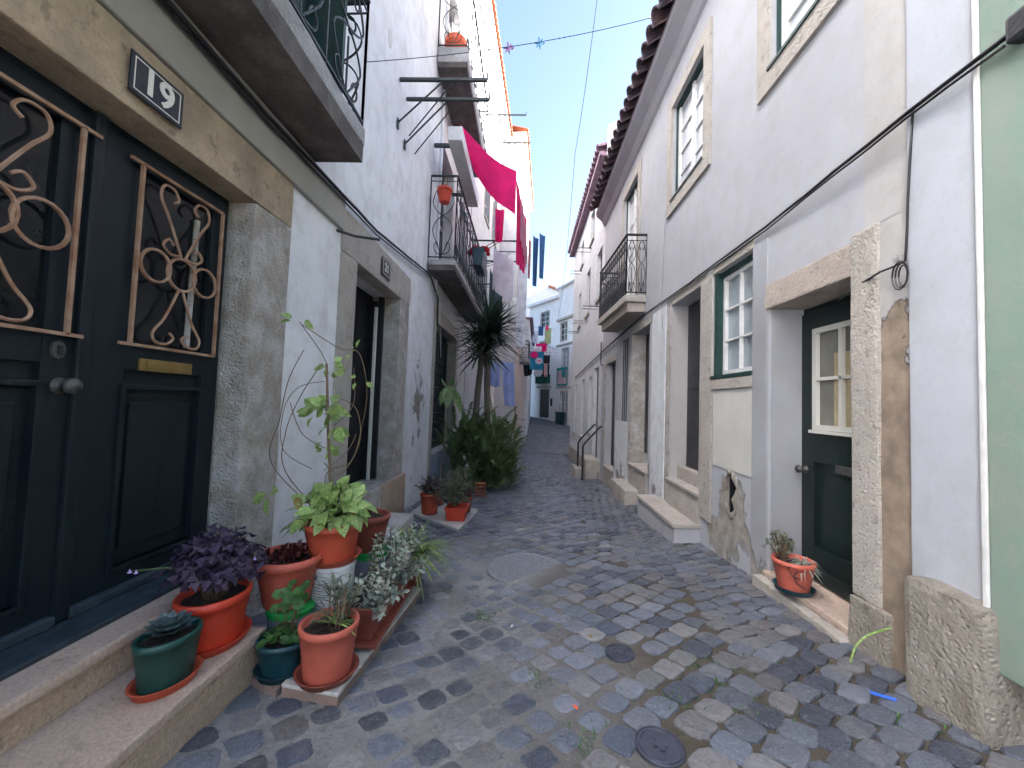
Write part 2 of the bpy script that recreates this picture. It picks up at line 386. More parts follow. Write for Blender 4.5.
def text_mesh(name, body, size, m, parent, origin, xdir, ydir, depth=.003):
    cu = bpy.data.curves.new(name, 'FONT'); cu.body = body; cu.size = size; cu.extrude = depth; cu.offset = size*.022; cu.align_x = 'CENTER'; cu.align_y = 'CENTER'
    tmp = bpy.data.objects.new('tmp', cu); C.objects.link(tmp)
    me = bpy.data.meshes.new_from_object(tmp, depsgraph=bpy.context.evaluated_depsgraph_get()); bpy.data.objects.remove(tmp)
    xd = Vector(xdir); yd = Vector(ydir); zd = xd.cross(yd); off = Vector(parent_loc(parent))
    for v in me.vertices: v.co = Vector(origin)+xd*v.co.x+yd*v.co.y+zd*v.co.z-off
    me.materials.clear(); me.materials.append(M[m]); o = bpy.data.objects.new(name, me); C.objects.link(o); o.parent = parent; return o

# ------------------------------------------------------------------ ground
def lerp(x, xs, ys):
    if x <= xs[0]: return ys[0]
    for a, b, c, d in zip(xs, xs[1:], ys, ys[1:]):
        if x <= b: return c+(d-c)*(x-a)/(b-a)
    return ys[-1]
def gz(x, y):
    g = lerp(y, [-6, 2, 19, 22, 24, 40, 60, 120], [.58, 0, -1.22, -1.37, -1.36, .1, 1., 2.])
    f = 1. if y < 18 else max(0, 1-(y-18)/6)
    return g+.07*f*max(0, min(x, 2.4)+.5)
gxs = [-60, -30, -12, -6, -3, -2.2]+[-2+.2*i for i in range(22)]+[2.6, 3.2, 4.5, 6, 9, 14, 30, 60]
gys = [-60, -20, -10]+[-6+.4*i for i in range(120)]+[44, 50, 60, 80, 120, 200, 300]
mb = MB()
for y in gys:
    for x in gxs: mb.v.append((x, y, gz(x, y)+.004*mnoise.noise(Vector((x*2, y*2, 0)))))
n = len(gxs)
for j in range(len(gys)-1):
    for i in range(n-1): a = j*n+i; mb.f.append((a, a+1, a+n+1, a+n))
struct('ground', mb, 'ground', smooth=True)
mb = MB()      # far smooth carriageway, a sheet above the ground
ys = [23+.5*i for i in range(50)]
for y in ys:
    for x in (-3, -1, 0, 1, 2, 3, 5, 8): mb.v.append((x, y, gz(x, y)+.018))
for j in range(len(ys)-1):
    for i in range(7): a = j*8+i; mb.f.append((a, a+1, a+9, a+8))
struct('road', mb, 'asphalt', smooth=True)
# cobbles
COV = [(.06, 3.93, .39), (.60, 2.44, .085), (.60, 1.74, .10)]
mb = MB()
def stone_at(cx, cy, w, h, ang, lvl):
    q = random.random(); t = random.uniform(.75, 1.25)
    left = cx < .1-.1*cy+.8 and cy < 5
    if q < .13: c = (.050*t, .060*t, .088*t)
    elif q < .22: c = (.165*t, .16*t, .165*t)
    elif q < .228: c = (.25, .24, .23)
    elif q < .45: c = (.145*t, .155*t, .185*t)
    elif q < .65: c = (.150*t, .140*t, .143*t)
    else: c = (.115*t, .13*t, .162*t)
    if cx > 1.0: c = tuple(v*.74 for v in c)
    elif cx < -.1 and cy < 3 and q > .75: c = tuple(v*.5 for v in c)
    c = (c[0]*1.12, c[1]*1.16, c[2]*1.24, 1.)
    ca, sa = math.cos(ang), math.sin(ang); pts = []
    cr = .34
    for (u, v) in ((-1, -1), (0, -1.02), (1, -1), (1.02, 0), (1, 1), (0, 1.02), (-1, 1), (-1.02, 0)):
        if u and v and abs(u) == 1 and abs(v) == 1:
            k1 = 1-cr*random.uniform(.6, 1.3); jj = (random.uniform(-.09, .09), random.uniform(-.09, .09))
            pts += [(u+jj[0], v*k1+jj[1]), (u*k1+jj[0], v+jj[1])] if (u*v > 0) else [(u*k1+jj[0], v+jj[1]), (u+jj[0], v*k1+jj[1])]
        else: pts.append((u+random.uniform(-.05, .05), v+random.uniform(-.05, .05)))
    # order by angle
    pts.sort(key=lambda p: math.atan2(p[1], p[0])); n = len(pts); b = len(mb.v)
    tx, ty = random.uniform(-.03, .03), random.uniform(-.03, .03)
    for k_, (sc, dz) in enumerate(((1.0, -.03), (.985, lvl-.007), (.93, lvl-.0015), (.6, lvl+.002))):
        for (u, v) in pts:
            x = u*w/2*sc; y = v*h/2*sc; X = cx+x*ca-y*sa; Y = cy+x*sa+y*ca
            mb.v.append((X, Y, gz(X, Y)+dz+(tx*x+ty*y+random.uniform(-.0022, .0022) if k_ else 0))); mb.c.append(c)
    for k_ in range(3):
        for i in range(n): mb.f.append((b+k_*n+i, b+k_*n+(i+1) % n, b+(k_+1)*n+(i+1) % n, b+(k_+1)*n+i))
    mb.f.append(tuple(b+3*n+i for i in range(n)))
sp = .156
for zone in (0, 1):
    ang0 = math.radians(40) if zone == 0 else math.radians(24)
    for i in range(-170, 175):
        for j in range(-170, 175):
            if zone == 0: u, v = i*sp, j*sp
            else: u, v = i*sp*1.02+(j % 2)*.09, j*sp*.80
            x = u*math.cos(ang0)-v*math.sin(ang0); y = u*math.sin(ang0)+v*math.cos(ang0)+ (12 if 1 else 0)
            if not (-2.15 < x < 2.2 and 1.2 < y < 23.6): continue
            bx = 1.05+.35*math.sin(y*.9)+.2*math.sin(y*2.3)
            if (zone == 0) != (x < bx): continue
            wx = x+.05*mnoise.noise(Vector((x*1.3, y*1.3, 3))); wy = y+.05*mnoise.noise(Vector((x*1.3, y*1.3, 9)))
            wx += random.uniform(-.008, .008); wy += random.uniform(-.008, .008)
            if any(math.hypot(wx-a, wy-b) < r+.05 for a, b, r in COV): continue
            nn = mnoise.noise(Vector((x*.55, y*.55, 5)))
            patch = (x < .35 and y < 5.2)
            keep = 1.0
            if patch: keep = .97 if nn > -.1 else .90
            if x < -.2 and 3.3 < y < 5.2: keep = .8
            if random.random() > keep: continue
            sc = random.uniform(.88, .97) if not patch else random.uniform(.74, .96)
            if zone == 0: stone_at(wx, wy, sp*sc, sp*sc*random.uniform(.88, 1.08), ang0+random.uniform(-.12, .12), .004 if patch else .013)
            else: stone_at(wx, wy, sp*1.02*sc*1.03, sp*.80*sc*1.03, ang0+random.uniform(-.15, .15)+.5*mnoise.noise(Vector((x, y*.7, 1))), .016)
            if patch: pass
struct('cobblestones', mb, 'cobble', smooth=False)
# covers
def cover(x, y, r, m, label, rings=3, square=False):
    z = gz(x, y)+.006; t = thing('manhole_cover', label, 'manhole cover', (x, y, z))
    prof = [(r*1.0, -.02), (r*1.0, .008), (r*.96, .010), (r*.94, .005)]
    for k in range(rings):
        a = .88-.28*k; prof += [(r*a, .005), (r*(a-.02), .010), (r*(a-.09), .010), (r*(a-.11), .005)]
    prof.append((.001, .005)); mesh('disc', MB().lathe(prof, (x, y, z), 40), m, t, smooth=False)
    if r > .3:
        b = MB()
        for i in range(-13, 14):
            for j in range(-13, 14):
                px, py = i*.025, j*.025
                if math.hypot(px, py) < r*.86: b.box(x+px-.007, x+px+.007, y+py-.007, y+py+.007, z+.004, z+.0075)
        mesh('tread_studs', b, m, t)
    else:
        b = MB(); b.box(x-.012, x+.012, y-r*.3, y+r*.3, z+.004, z+.014); b.box(x-r*.3, x+r*.3, y-.01, y+.01, z+.004, z+.0135)
        mesh('lifting_bar', b, m, t)
    if square: boxp('frame', x-r*1.12, x+r*1.12, y-r*1.08, y+r*1.08, z-.03, z+.002, m, t)
    return t
cover(.06, 3.93, .385, 'coverl', 'large round studded iron manhole cover in middle of lane', 0)
cover(.60, 2.44, .085, 'coverb', 'small round ribbed iron cover between the foreground cobbles', 2)
cover(.60, 1.74, .10, 'coverb', 'small iron water cover cut by bottom edge of the picture', 1, False)

# ------------------------------------------------------------------ walls
def wall_mb(X, T, y0, y1, z0, z1, holes, axisdir=1):
    """panel in plane x=X facing the street, thickness T away from it (sign), holes = (ya,yb,za,zb)"""
    b = MB(); ysx = sorted({y0, y1}|{v for h in holes for v in h[:2] if y0 < v < y1}); zs = sorted({z0, z1}|{v for h in holes for v in h[2:] if z0 < v < z1})
    Xb = X+T
    def inh(y, z): return any(h[0]-1e-6 < y < h[1]+1e-6 and h[2]-1e-6 < z < h[3]+1e-6 for h in holes)
    for a, c in zip(ysx, ysx[1:]):
        for d, e in zip(zs, zs[1:]):
            if inh((a+c)/2, (d+e)/2): continue
            if T < 0: b.quad((X, a, d), (X, c, d), (X, c, e), (X, a, e))
            else: b.quad((X, c, d), (X, a, d), (X, a, e), (X, c, e))
            b.quad((Xb, a, d), (Xb, c, d), (Xb, c, e), (Xb, a, e))
    for (a, c, d, e) in holes:
        b.quad((X, a, d), (Xb, a, d), (Xb, a, e), (X, a, e)); b.quad((X, c, d), (X, c, e), (Xb, c, e), (Xb, c, d))
        b.quad((X, a, e), (Xb, a, e), (Xb, c, e), (X, c, e))
        if d > z0: b.quad((X, a, d), (X, c, d), (Xb, c, d), (Xb, a, d))
    b.quad((X, y0, z0), (X, y0, z1), (Xb, y0, z1), (Xb, y0, z0)); b.quad((X, y1, z0), (Xb, y1, z0), (Xb, y1, z1), (X, y1, z1))
    b.quad((X, y0, z1), (X, y1, z1), (Xb, y1, z1), (Xb, y0, z1))
    return b
def body(name, x0, x1, y0, y1, z0, z1, m, p):
    return boxp(name, x0, x1, y0, y1, z0, z1, m, p)
def arc(cx, cy, r, a0, a1, n=10): return [(cx+r*math.cos(a0+(a1-a0)*k/n), cy+r*math.sin(a0+(a1-a0)*k/n)) for k in range(n+1)]
def spiral(cx, cy, r0, r1, a0, a1, n=12): return [(cx+(r0+(r1-r0)*k/n)*math.cos(a0+(a1-a0)*k/n), cy+(r0+(r1-r0)*k/n)*math.sin(a0+(a1-a0)*k/n)) for k in range(n+1)]
def smooth_pts(v, n=4):
    v = [Vector(p) for p in v]; out = []
    for i in range(len(v)-1):
        p0 = v[max(i-1, 0)]; p1 = v[i]; p2 = v[i+1]; p3 = v[min(i+2, len(v)-1)]
        for q in range(n):
            t = q/n; out.append(.5*((2*p1)+(p2-p0)*t+(2*p0-5*p1+4*p2-p3)*t*t+(3*p1-p0-3*p2+p3)*t*t*t))
    return out+[v[-1]]
def railing(p, pts, z0, z1, m='ironb', cell=.42, r=.008, name='railing', dense=False):
    """wrought railing along polyline pts (x,y)"""
    b = MB()
    for (xa, ya), (xb, yb) in zip(pts, pts[1:]):
        L = math.hypot(xb-xa, yb-ya); n = max(1, round(L/cell)); H = z1-z0
        P = lambda u, v: (xa+(xb-xa)*u/L, ya+(yb-ya)*u/L, z0+v)
        b.tube([P(0, H), P(L, H)], .022, 6); b.tube([P(0, .03), P(L, .03)], .014, 4); b.tube([P(0, H-.10), P(L, H-.10)], .008, 4)
        for k_ in range(n+1): b.tube([P(L*k_/n, 0), P(L*k_/n, H)], .013 if k_ in (0, n) else r, 4)
        for k_ in range(n):
            c = L*(k_+.5)/n; hw = L/n*.5
            def T(pp): b.tube(smooth_pts([P(c+u*hw, v*H) for u, v in pp], 3), r*.8, 4, False)
            for s_ in (-1, 1):
                T([(s_*.05, .05), (s_*.35, .16), (s_*.75, .34), (s_*.45, .46), (s_*.0, .52), (s_*-.5, .58), (s_*-.8, .68), (s_*-.55, .82), (s_*-.15, .88)])
                T(spiral(s_*.45, .88/1, .28, .08, PI/2, PI/2+s_*2*PI*.8, 8) if False else [(s_*.1, .9), (s_*.4, .86), (s_*.5, .78), (s_*.3, .74), (s_*.2, .79)])
                T([(s_*.1, .05), (s_*.5, .08), (s_*.6, .16), (s_*.4, .2), (s_*.28, .14)])
            b.tube([P(c, .03), P(c, H*.45)], r*.8, 4)
    return mesh(name, b, m, p)

# ================================================================= LEFT HOUSE, number 19 and 21
XL = -1.90
H1 = thing('town_house', 'white house on the left with door 19 and door 21 in worn stone frames', 'house', (XL, 3, 0))
holes = [(.85, 2.66, .0, 2.83), (4.20, 5.80, .30, 2.99), (1.0, 2.62, 3.8, 6.2), (4.6, 5.4, 8.6, 10.4)]
mesh('wall', wall_mb(XL-.012, -.45, -5, 7.9, -.8, 17.5, holes), 'wallL', H1)  # unseen upper wall raised as a sunlit reflector for the lane
body('house_block', -9, XL-.47, -5, 7.9, -.8, 17.5, 'wallL2', H1)
boxp('roof_eave', -9.2, -1.5, -5, 7.9, 17.5, 17.7, 'roofo', H1)
# plaster band
boxp('plaster_band', XL-.011, XL+.03, -5, 3.86, 3.16, 3.50, 'band', H1, bevel=.01)
# stone frame 19
for nm, a in (('lintel', (.45, 3.03, 2.81, 3.155)), ('jamb', (2.61, 3.03, -.1, 2.808))):
    boxp(nm, XL-.20, XL+.012, a[0], a[1], a[2], a[3], 'stoneA' if nm == 'lintel' else 'stoneJ', H1, bevel=.012, rough=.006)
boxp('jamb', XL-.20, XL+.013, .45, .88, -.1, 2.808, 'stoneJ', H1, bevel=.012)
# steps 19
mesh('lower_step', MB().box(-1.9, -1.375, -2, 2.17, -.15, .195), 'riser', H1, bevel=.008, rough=.004)
lab(mesh('step_tread', MB().box(-1.9, -1.365, -2, 2.18, .195, .24), 'step', H1, bevel=.008, rough=.003), 'worn speckled limestone tread')
mesh('threshold_riser', MB().box(-2.1, -1.745, -2, 2.60, .2405, .375), 'riser', H1, bevel=.004)
mesh('threshold', MB().box(-2.1, -1.715, -2, 2.605, .3755, .425), 'step', H1, bevel=.012, rough=.003)
boxp('timber_sill', -2.10, -1.865, .88, 2.60, .4255, .452, 'door19w', H1, bevel=.006)
# door 19
D = MB(); XD = -2.08
door = mesh('double_door', D.box(XD-.05, XD, .86, 2.61, .43, 2.81), 'door19', H1)
lab(door, 'dark teal double door with iron grilles and a brass letter plate')
def leaf19(y0, y1):
    b = MB(); x0, x1 = XD, XD+.028
    w = y1-y0; gy0, gy1 = y0+w*.24, y1-w*.16
    b.box(x0, x1, y0+.02, gy0, .50, 2.76); b.box(x0, x1, gy1, y1-.01, .50, 2.76)
    b.box(x0, x1, gy0, gy1, 1.60, 1.73); b.box(x0, x1, gy0, gy1, 2.66, 2.76)
    b.box(x0, x1, gy0, gy1, .50, .60); b.box(x0, x1+.012, gy0-.012, gy1+.012, 1.50, 1.525)
    b.box(x0, x1+.014, gy0-.012, gy1+.012, .58, .60); b.box(x0, x1+.012, gy0-.012, gy0+.012, .60, 1.50); b.box(x0, x1+.012, gy1-.012, gy1+.012, .60, 1.50)
    b.box(x0, x1-.014, gy0+.06, gy1-.06, .68, 1.43)
    mesh('door_leaf', b, 'door19', door, bevel=.004)
    boxp('weather_bar', x0, x1+.03, y0+.02, y1-.02, .453, .50, 'door19w', door, bevel=.01)
    boxp('pane', x0-.001, x0+.006, gy0, gy1, 1.73, 2.66, 'glassd', door)
leaf19(.90, 1.745); leaf19(1.765, 2.58)
boxp('centre_stile', XD, XD+.05, 1.725, 1.785, .46, 2.79, 'door19', door, bevel=.012)
def grille19(y0, y1, z0, z1, mir):
    b = MB(); X = XD+.055; w = y1-y0; h = z1-z0
    P = lambda u, v: (X, y0+(u if not mir else 1-u)*w, z0+v*h)
    def bar(a, c): b.tube([P(*a), P(*c)], .011, 4)
    bar((0, 0), (1, 0)); bar((0, 1), (1, 1)); bar((0, 0), (0, 1)); bar((1, 0), (1, 1)); bar((-.12, 1.0), (0, 1)); bar((-.1, 0), (0, 0)); 
    asp = h/w
    def ring(cx, cy, r, n=20): b.tube([P(cx+r*math.cos(2*PI*k/n), cy+r/asp*math.sin(2*PI*k/n)) for k in range(n+1)], .009, 4, False)
    ring(.5, .47, .17); ring(.20, .47, .16); ring(.80, .47, .16)
    def T(pp): b.tube(smooth_pts([P(u, v) for u, v in pp], 5), .0078, 5, False)
    # upper V with curls, lower inverted V with curls
    for s_ in (-1, 1):
        T([(.5+s_*.02, .56), (.5+s_*.06, .62), (.5+s_*.20, .78), (.5+s_*.30, .88), (.5+s_*.27, .955), (.5+s_*.16, .96), (.5+s_*.10, .91), (.5+s_*.15, .88)])
        T([(.5+s_*.02, .38), (.5+s_*.06, .32), (.5+s_*.17, .18), (.5+s_*.28, .09), (.5+s_*.25, .035), (.5+s_*.13, .03), (.5+s_*.05, .07), (.5+s_*.1, .1)])
        T([(.5+s_*.03, .58), (.5+s_*.15, .57), (.5+s_*.24, .61), (.5+s_*.18, .655), (.5+s_*.12, .63)])
    return mesh('grille', b, 'rust', door)
grille19(1.955, 2.50, 1.73, 2.67, False); grille19(1.06, 1.675, 1.73, 2.67, True)
mesh('curtain_rod', MB().tube([(XD+.02, 2.33, 1.76), (XD+.02, 2.345, 2.55)], .016, 8), 'stoneJ', door)
lp = mesh('letter_plate', MB().box(XD+.028, XD+.042, 2.03, 2.36, 1.60, 1.665), 'brass', door, bevel=.004)
mesh('letter_flap', MB().box(XD+.043, XD+.050, 2.065, 2.325, 1.612, 1.652), 'brass', door, bevel=.003)
kb = MB().lathe([(.001, 0), (.034, 0), (.036, .008), (.014, .012), (.014, .04), (.03, .05), (.037, .068), (.030, .085), (.001, .092)], seg=20)
kb.v = [(XD+.028+z, 1.68+x, 1.505+y) for x, y, z in kb.v]; mesh('door_knob', kb, 'steel', door, smooth=True)
kb = MB().lathe([(.001, 0), (.036, 0), (.034, .012), (.001, .014)], seg=8, sx=.8, sy=1.2)
kb.v = [(XD+.028+z, 1.665+x, 1.66+y) for x, y, z in kb.v]; lk = mesh('lock_plate', kb, 'steel', door)
mesh('lock_cylinder', MB().box(XD+.04, XD+.05, 1.655, 1.675, 1.64, 1.68), 'ironb', door, bevel=.004)
# number plates
def plate(parent, y0, y1, z0, z1, txt, size):
    b = MB().box(XL+.03, XL+.040, y0, y1, z0, z1)
    p = lab(mesh('number_plate', b, 'plate', parent, bevel=.003), 'dark blue enamel plate with white number '+txt)
    f = MB(); g = .018; e = .005; x0, x1 = XL+.040, XL+.0415
    f.box(x0, x1, y0+g, y1-g, z0+g, z0+g+e); f.box(x0, x1, y0+g, y1-g, z1-g-e, z1-g); f.box(x0, x1, y0+g, y0+g+e, z0+g+e, z1-g-e); f.box(x0, x1, y1-g-e, y1-g, z0+g+e, z1-g-e)
    mesh('border', f, 'enamelw', parent)
    text_mesh('number', txt, size, 'enamelw', parent, (XL+.041, (y0+y1)/2, (z0+z1)/2), (0, 1, 0), (0, 0, 1))
plate(H1, 1.70, 1.98, 2.875, 3.065, '19', .175)
plate(H1, 4.90, 5.20, 3.06, 3.29, '21', .15)
# balcony above door 19
sl1 = mesh('balcony', MB().box(-1.93, -1.48, .7, 3.33, 3.68, 3.83), 'concrete', H1, bevel=.015, rough=.012)
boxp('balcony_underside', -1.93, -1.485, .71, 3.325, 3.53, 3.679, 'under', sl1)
railing(sl1, [(-1.9, .76), (-1.492, .76), (-1.492, 3.29), (-1.9, 3.30)], 3.835, 4.95, 'iron', cell=.62, r=.011)
bd = boxp('balcony_door', XL-.25, XL-.20, 1.0, 2.62, 3.8, 6.2, 'greenframe', H1)
b = MB()
for k_ in range(3): b.box(XL-.20, XL-.18, 1.06+k_*.52, 1.52+k_*.52, 3.95, 6.1)
mesh('shutter_panel', b, 'greenframe', bd, bevel=.01)
boxp('open_shutter', XL-.01, XL+.34, 3.02, 3.06, 3.835, 5.9, 'greenframe', bd)
boxp('open_shutter', XL-.01, XL+.34, 1.60, 1.64, 3.835, 5.9, 'greenframe', bd)
boxp('open_shutter', XL+.03, XL+.06, 1.7, 2.95, 3.835, 5.9, 'greenframe', bd)
boxp('window', XL-.26, XL-.22, 4.6, 5.4, 8.6, 10.4, 'glassd', H1)
# oval vent
kb = MB().lathe([(.001, .012), (.085, .010), (.10, 0)], seg=24, sx=.7, sy=1.3); kb.v = [(XL-.012+z, 4.9+x, 6.15+y) for x, y, z in kb.v]; mesh('oval_vent', kb, 'wallL2', H1)
# door 21
for a in ((3.88, 4.25, .1, 2.97), (5.75, 6.2, .33, 2.97)):
    boxp('jamb', XL-.40, XL+.012, *a, 'stoneF' if a[0] < 5 else 'stoneJ', H1, bevel=.015, rough=.008)
boxp('lintel', XL-.20, XL+.014, 3.88, 6.22, 2.972, 3.40, 'stoneF', H1, bevel=.015, rough=.006)
boxp('window_sill_step', XL-.40, XL+.02, 4.25, 5.75, .05, .33, 'stoneJ', H1, bevel=.02, rough=.01)
boxp('base_block', XL-.05, XL+.05, 5.3, 6.3, -.6, .34, 'riser', H1, bevel=.03, rough=.02)
d21 = boxp('open_door', XL-1.15, XL-.30, 5.68, 5.73, .34, 2.9, 'ironb', H1)
lab(d21, 'black door leaf standing open inwards')
boxp('door_edge', XL-.31, XL-.28, 5.60, 5.66, .34, 2.8, 'white', d21)
boxp('door_frame', XL-.30, XL-.22, 5.70, 5.745, .34, 2.97, 'ironb', H1); boxp('door_frame', XL-.30, XL-.22, 4.255, 4.31, .34, 2.97, 'ironb', H1)
boxp('hall_shade_box', XL-.60, XL-.42, 4.0, 6.0, .33, 3.0, 'dark', H1)  # near-black box stands in for the unlit hall
boxp('drainpipe', XL+.0, XL+.05, 7.80, 7.86, 3.6, 13.2, 'wallL', H1, bevel=.02)
boxp('doorstep_slab', XL, XL+.42, 4.1, 5.5, gz(XL, 4.8)-.05, gz(XL, 4.1)+.09, 'slab', H1, bevel=.01)
# wall iron brackets (cable hook)
def wbracket(y, z, L, m='iron', diag=.5, label='', x0=XL, dirx=1, two=False):
    t = MB(); t.box(x0, x0+dirx*L, y-.02, y+.02, z-.02, z+.02) if dirx > 0 else t.box(x0+dirx*L, x0, y-.02, y+.02, z-.02, z+.02)
    t.tube([(x0, y, z-diag), (x0+dirx*L*.5, y, z-.02)], .013, 5); t.tube([(x0, y+.5, z-diag*.75), (x0+dirx*L*.62, y, z-.02)], .010, 5); t.box(x0+dirx*L-.012, x0+dirx*L+.012, y-.012, y+.012, z, z+.1); t.box(x0, x0+.012, y-.03, y+.03, z-diag-.08, z-diag+.06)
    return single('laundry_bracket', t, m, label, 'bracket', 'iron laundry brackets on the left walls')
wbracket(5.30, 5.93, 1.22, 'iron', .62, 'dark green iron laundry bracket nearest the camera, upper of the pair')
wbracket(5.62, 5.90, 1.22, 'iron', .68, 'dark green iron laundry bracket second from the camera, below the first')
tb = MB().tube([(XL, 3.77, 3.12), (XL+.10, 3.95, 3.14), (XL+.32, 4.05, 3.15)], .014, 5); single('wall_spike', tb, 'iron', 'short dark iron bar sticking out of wall above door 21', 'iron bar')

# ================================================================= LEFT HOUSE 2
H2 = thing('town_house', 'grey plaster house on the left with barred window and two wrought iron balconies', 'house', (XL, 10, 0))
holes = [(8.12, 10.5, .36, 3.1), (8.0, 9.4, 4.15, 6.9), (10.3, 11.5, 4.15, 6.9), (8.0, 9.4, 8.3, 10.8), (10.3, 11.5, 8.3, 10.8)]
mesh('wall', wall_mb(XL-.02, -.4, 7.9, 12.2, -1.4, 14.0, holes), 'wallL2', H2)
body('house_block', -9, XL-.42, 7.9, 12.2, -1.4, 14.0, 'wallL2', H2)
boxp('upper_wall_face', XL-.018, XL+.004, 7.95, 13.2, 3.95, 14.0, 'wallL3', H2) if False else None
for a in ((7.95, 8.12, -1., 3.1), (10.5, 10.8, -1.2, 3.1)): boxp('jamb', XL-.35, XL+.01, *a, 'stoneF', H2, bevel=.01)
boxp('lintel', XL-.2, XL+.012, 7.95, 10.8, 3.102, 3.4, 'stoneF', H2, bevel=.01)
boxp('sill_panel', XL-.2, XL-.01, 8.12, 10.5, -1.1, .355, 'tile_blue', H2)
wi = boxp('window', XL-.3, XL-.27, 8.12, 10.5, .36, 3.1, 'glassd', H2)
b = MB()
for k_ in range(12): y = 8.2+k_*.2; b.tube([(XL-.22, y, .38), (XL-.22, y, 3.08)], .012, 4)
for z in (.6, 1.2, 1.8, 2.4, 2.9): b.tube([(XL-.22, 8.13, z), (XL-.22, 10.49, z)], .012, 4)
for k_ in range(11):
    for z in (.9, 1.5, 2.1): b.tube([(XL-.215, 8.3+k_*.2+.07*math.cos(2*PI*q/10), z+.12*math.sin(2*PI*q/10)) for q in range(11)], .008, 4, False)
mesh('window_bars', b, 'iron', wi)
boxp('reveal', XL-.25, XL-.022, 10.485, 10.497, .36, 3.098, 'stoneF', H2)
def balcony(H, x0, x1, y0, y1, zb, zt, rz, m='ironb', cell=.42, r=.009):
    s = mesh('balcony', MB().box(min(x0, x1), max(x0, x1), y0, y1, zb+.07, zt), 'concrete', H, bevel=.015, rough=.01)
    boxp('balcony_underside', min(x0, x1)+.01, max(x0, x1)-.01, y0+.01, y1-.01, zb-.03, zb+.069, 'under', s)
    g = .03 if x1 > x0 else -.03
    railing(s, [(x0, y0+.03), (x1-g, y0+.03), (x1-g, y1-.03), (x0, y1-.03)], zt+.02, rz, m, cell, r)
    return s
balcony(H2, XL, -1.38, 7.2, 12.15, 3.92, 4.09, 5.68, 'iron', .46, .011)
balcony(H2, XL, -1.32, 7.25, 11.0, 7.85, 8.22, 9.75, 'ironb', .46)
for z0, z1 in ((4.15, 6.9), (8.3, 10.8)):
    for y0, y1 in ((8.0, 9.4), (10.3, 11.5)):
        d = boxp('balcony_door', XL-.28, XL-.24, y0, y1, z0, z1, 'glassd', H2)
        b = MB(); b.box(XL-.239, XL-.20, y0, y0+.09, z0, z1); b.box(XL-.239, XL-.20, y1-.09, y1, z0, z1); b.box(XL-.239, XL-.20, (y0+y1)/2-.05, (y0+y1)/2+.05, z0, z1)
        for z in (z0+.5, z0+1.3, z1-.5): b.box(XL-.238, XL-.205, y0+.09, y1-.09, z, z+.05)
        mesh('frame', b, 'white', d)
ab = lab(mesh('awning_box', MB().box(-1.58, -1.32, 7.0, 9.5, 6.22, 6.48), 'white', H2, bevel=.01), 'white boxed awning housing')
boxp('bracket', XL, -1.585, 7.3, 7.36, 6.3, 6.36, 'iron', ab); boxp('bracket', XL, -1.585, 9.1, 9.16, 6.3, 6.36, 'iron', ab)
# ================================================================= LEFT HOUSES 3, 4, 5
def rot_house(name, label, p0, p1, z0, z1, depth, m, wins, eave_m, eave=.45, base=0, eh=.12):
    """facade from p0 to p1 (xy), block behind on the left"""
    H = thing(name, label, 'house', (p0[0], p0[1], base))
    d = Vector((p1[0]-p0[0], p1[1]-p0[1], 0)); L = d.length; d.normalize(); nrm = Vector((d.y, -d.x, 0))   # towards +x if d=+y
    def Q(u, o, z): return Vector((p0[0], p0[1], 0))+d*u+nrm*o+Vector((0, 0, z))
    def B(u0, u1, o0, o1, za, zb): return MB().prism([Q(u0, o0, za), Q(u1, o0, za), Q(u1, o1, za), Q(u0, o1, za)], (0, 0, zb-za))
    holes = [(a, b_, c_, e_) for a, b_, c_, e_, *_ in wins]
    w_ = wall_mb(0, -.3, 0, L, z0, z1, holes); w_.v = [tuple(Q(y, x, z)) for x, y, z in w_.v]
    mesh('wall', w_, m, H)
    mesh('house_block', B(0, L, -depth, -.32, z0, z1), m, H)
    if eave_m: mesh('roof', B(-.1, L+.1, -depth, eave, z1, z1+eh), m if eave_m == 'roofo' else eave_m, H)
    for a, b_, c_, e_, *kind in wins:
        kd = kind[0] if kind else 'w'
        if kd == 'd': mesh('door', B(a, b_, -.2, -.15, c_, e_), 'doorB', H); continue
        g = mesh('window', B(a, b_, -.16, -.13, c_, e_), 'glassd' if kd != 'c' else 'glassw', H)
        f = B(a-.09, a, -.02, .025, c_-.09, e_+.09)
        for q in (B(b_, b_+.09, -.02, .025, c_-.09, e_+.09), B(a, b_, -.02, .025, e_, e_+.09), B(a-.02, b_+.02, -.02, .05, c_-.10, c_)):
            k0 = len(f.v); f.v += q.v; f.f += [tuple(i+k0 for i in ff) for ff in q.f]
        mesh('window_surround', f, 'stoneF', g)
        mu = B((a+b_)/2-.03, (a+b_)/2+.03, -.129, -.10, c_, e_)
        for zz in (c_+(e_-c_)*.33, c_+(e_-c_)*.66, c_, e_-.05):
            q = B(a, b_, -.128, -.105, zz, zz+.04); k0 = len(mu.v); mu.v += q.v; mu.f += [tuple(i+k0 for i in ff) for ff in q.f]
        mesh('muntins', mu, 'white', g)
    return H, Q, B
H3, Q3, B3 = rot_house('town_house', 'tall pale house on the left with orange tiled eave behind the iron balconies', (-1.90, 12.22), (-1.50, 19), -1.6, 14.2, 7, 'wallL3',
    [(2.2, 3.2, 4.4, 6.6), (4.2, 5.2, 4.4, 6.6), (2.2, 3.2, 8.4, 10.6), (4.2, 5.2, 8.4, 10.6), (1.9, 2.9, -1, 1.5, 'd')], 'roofo', .36)
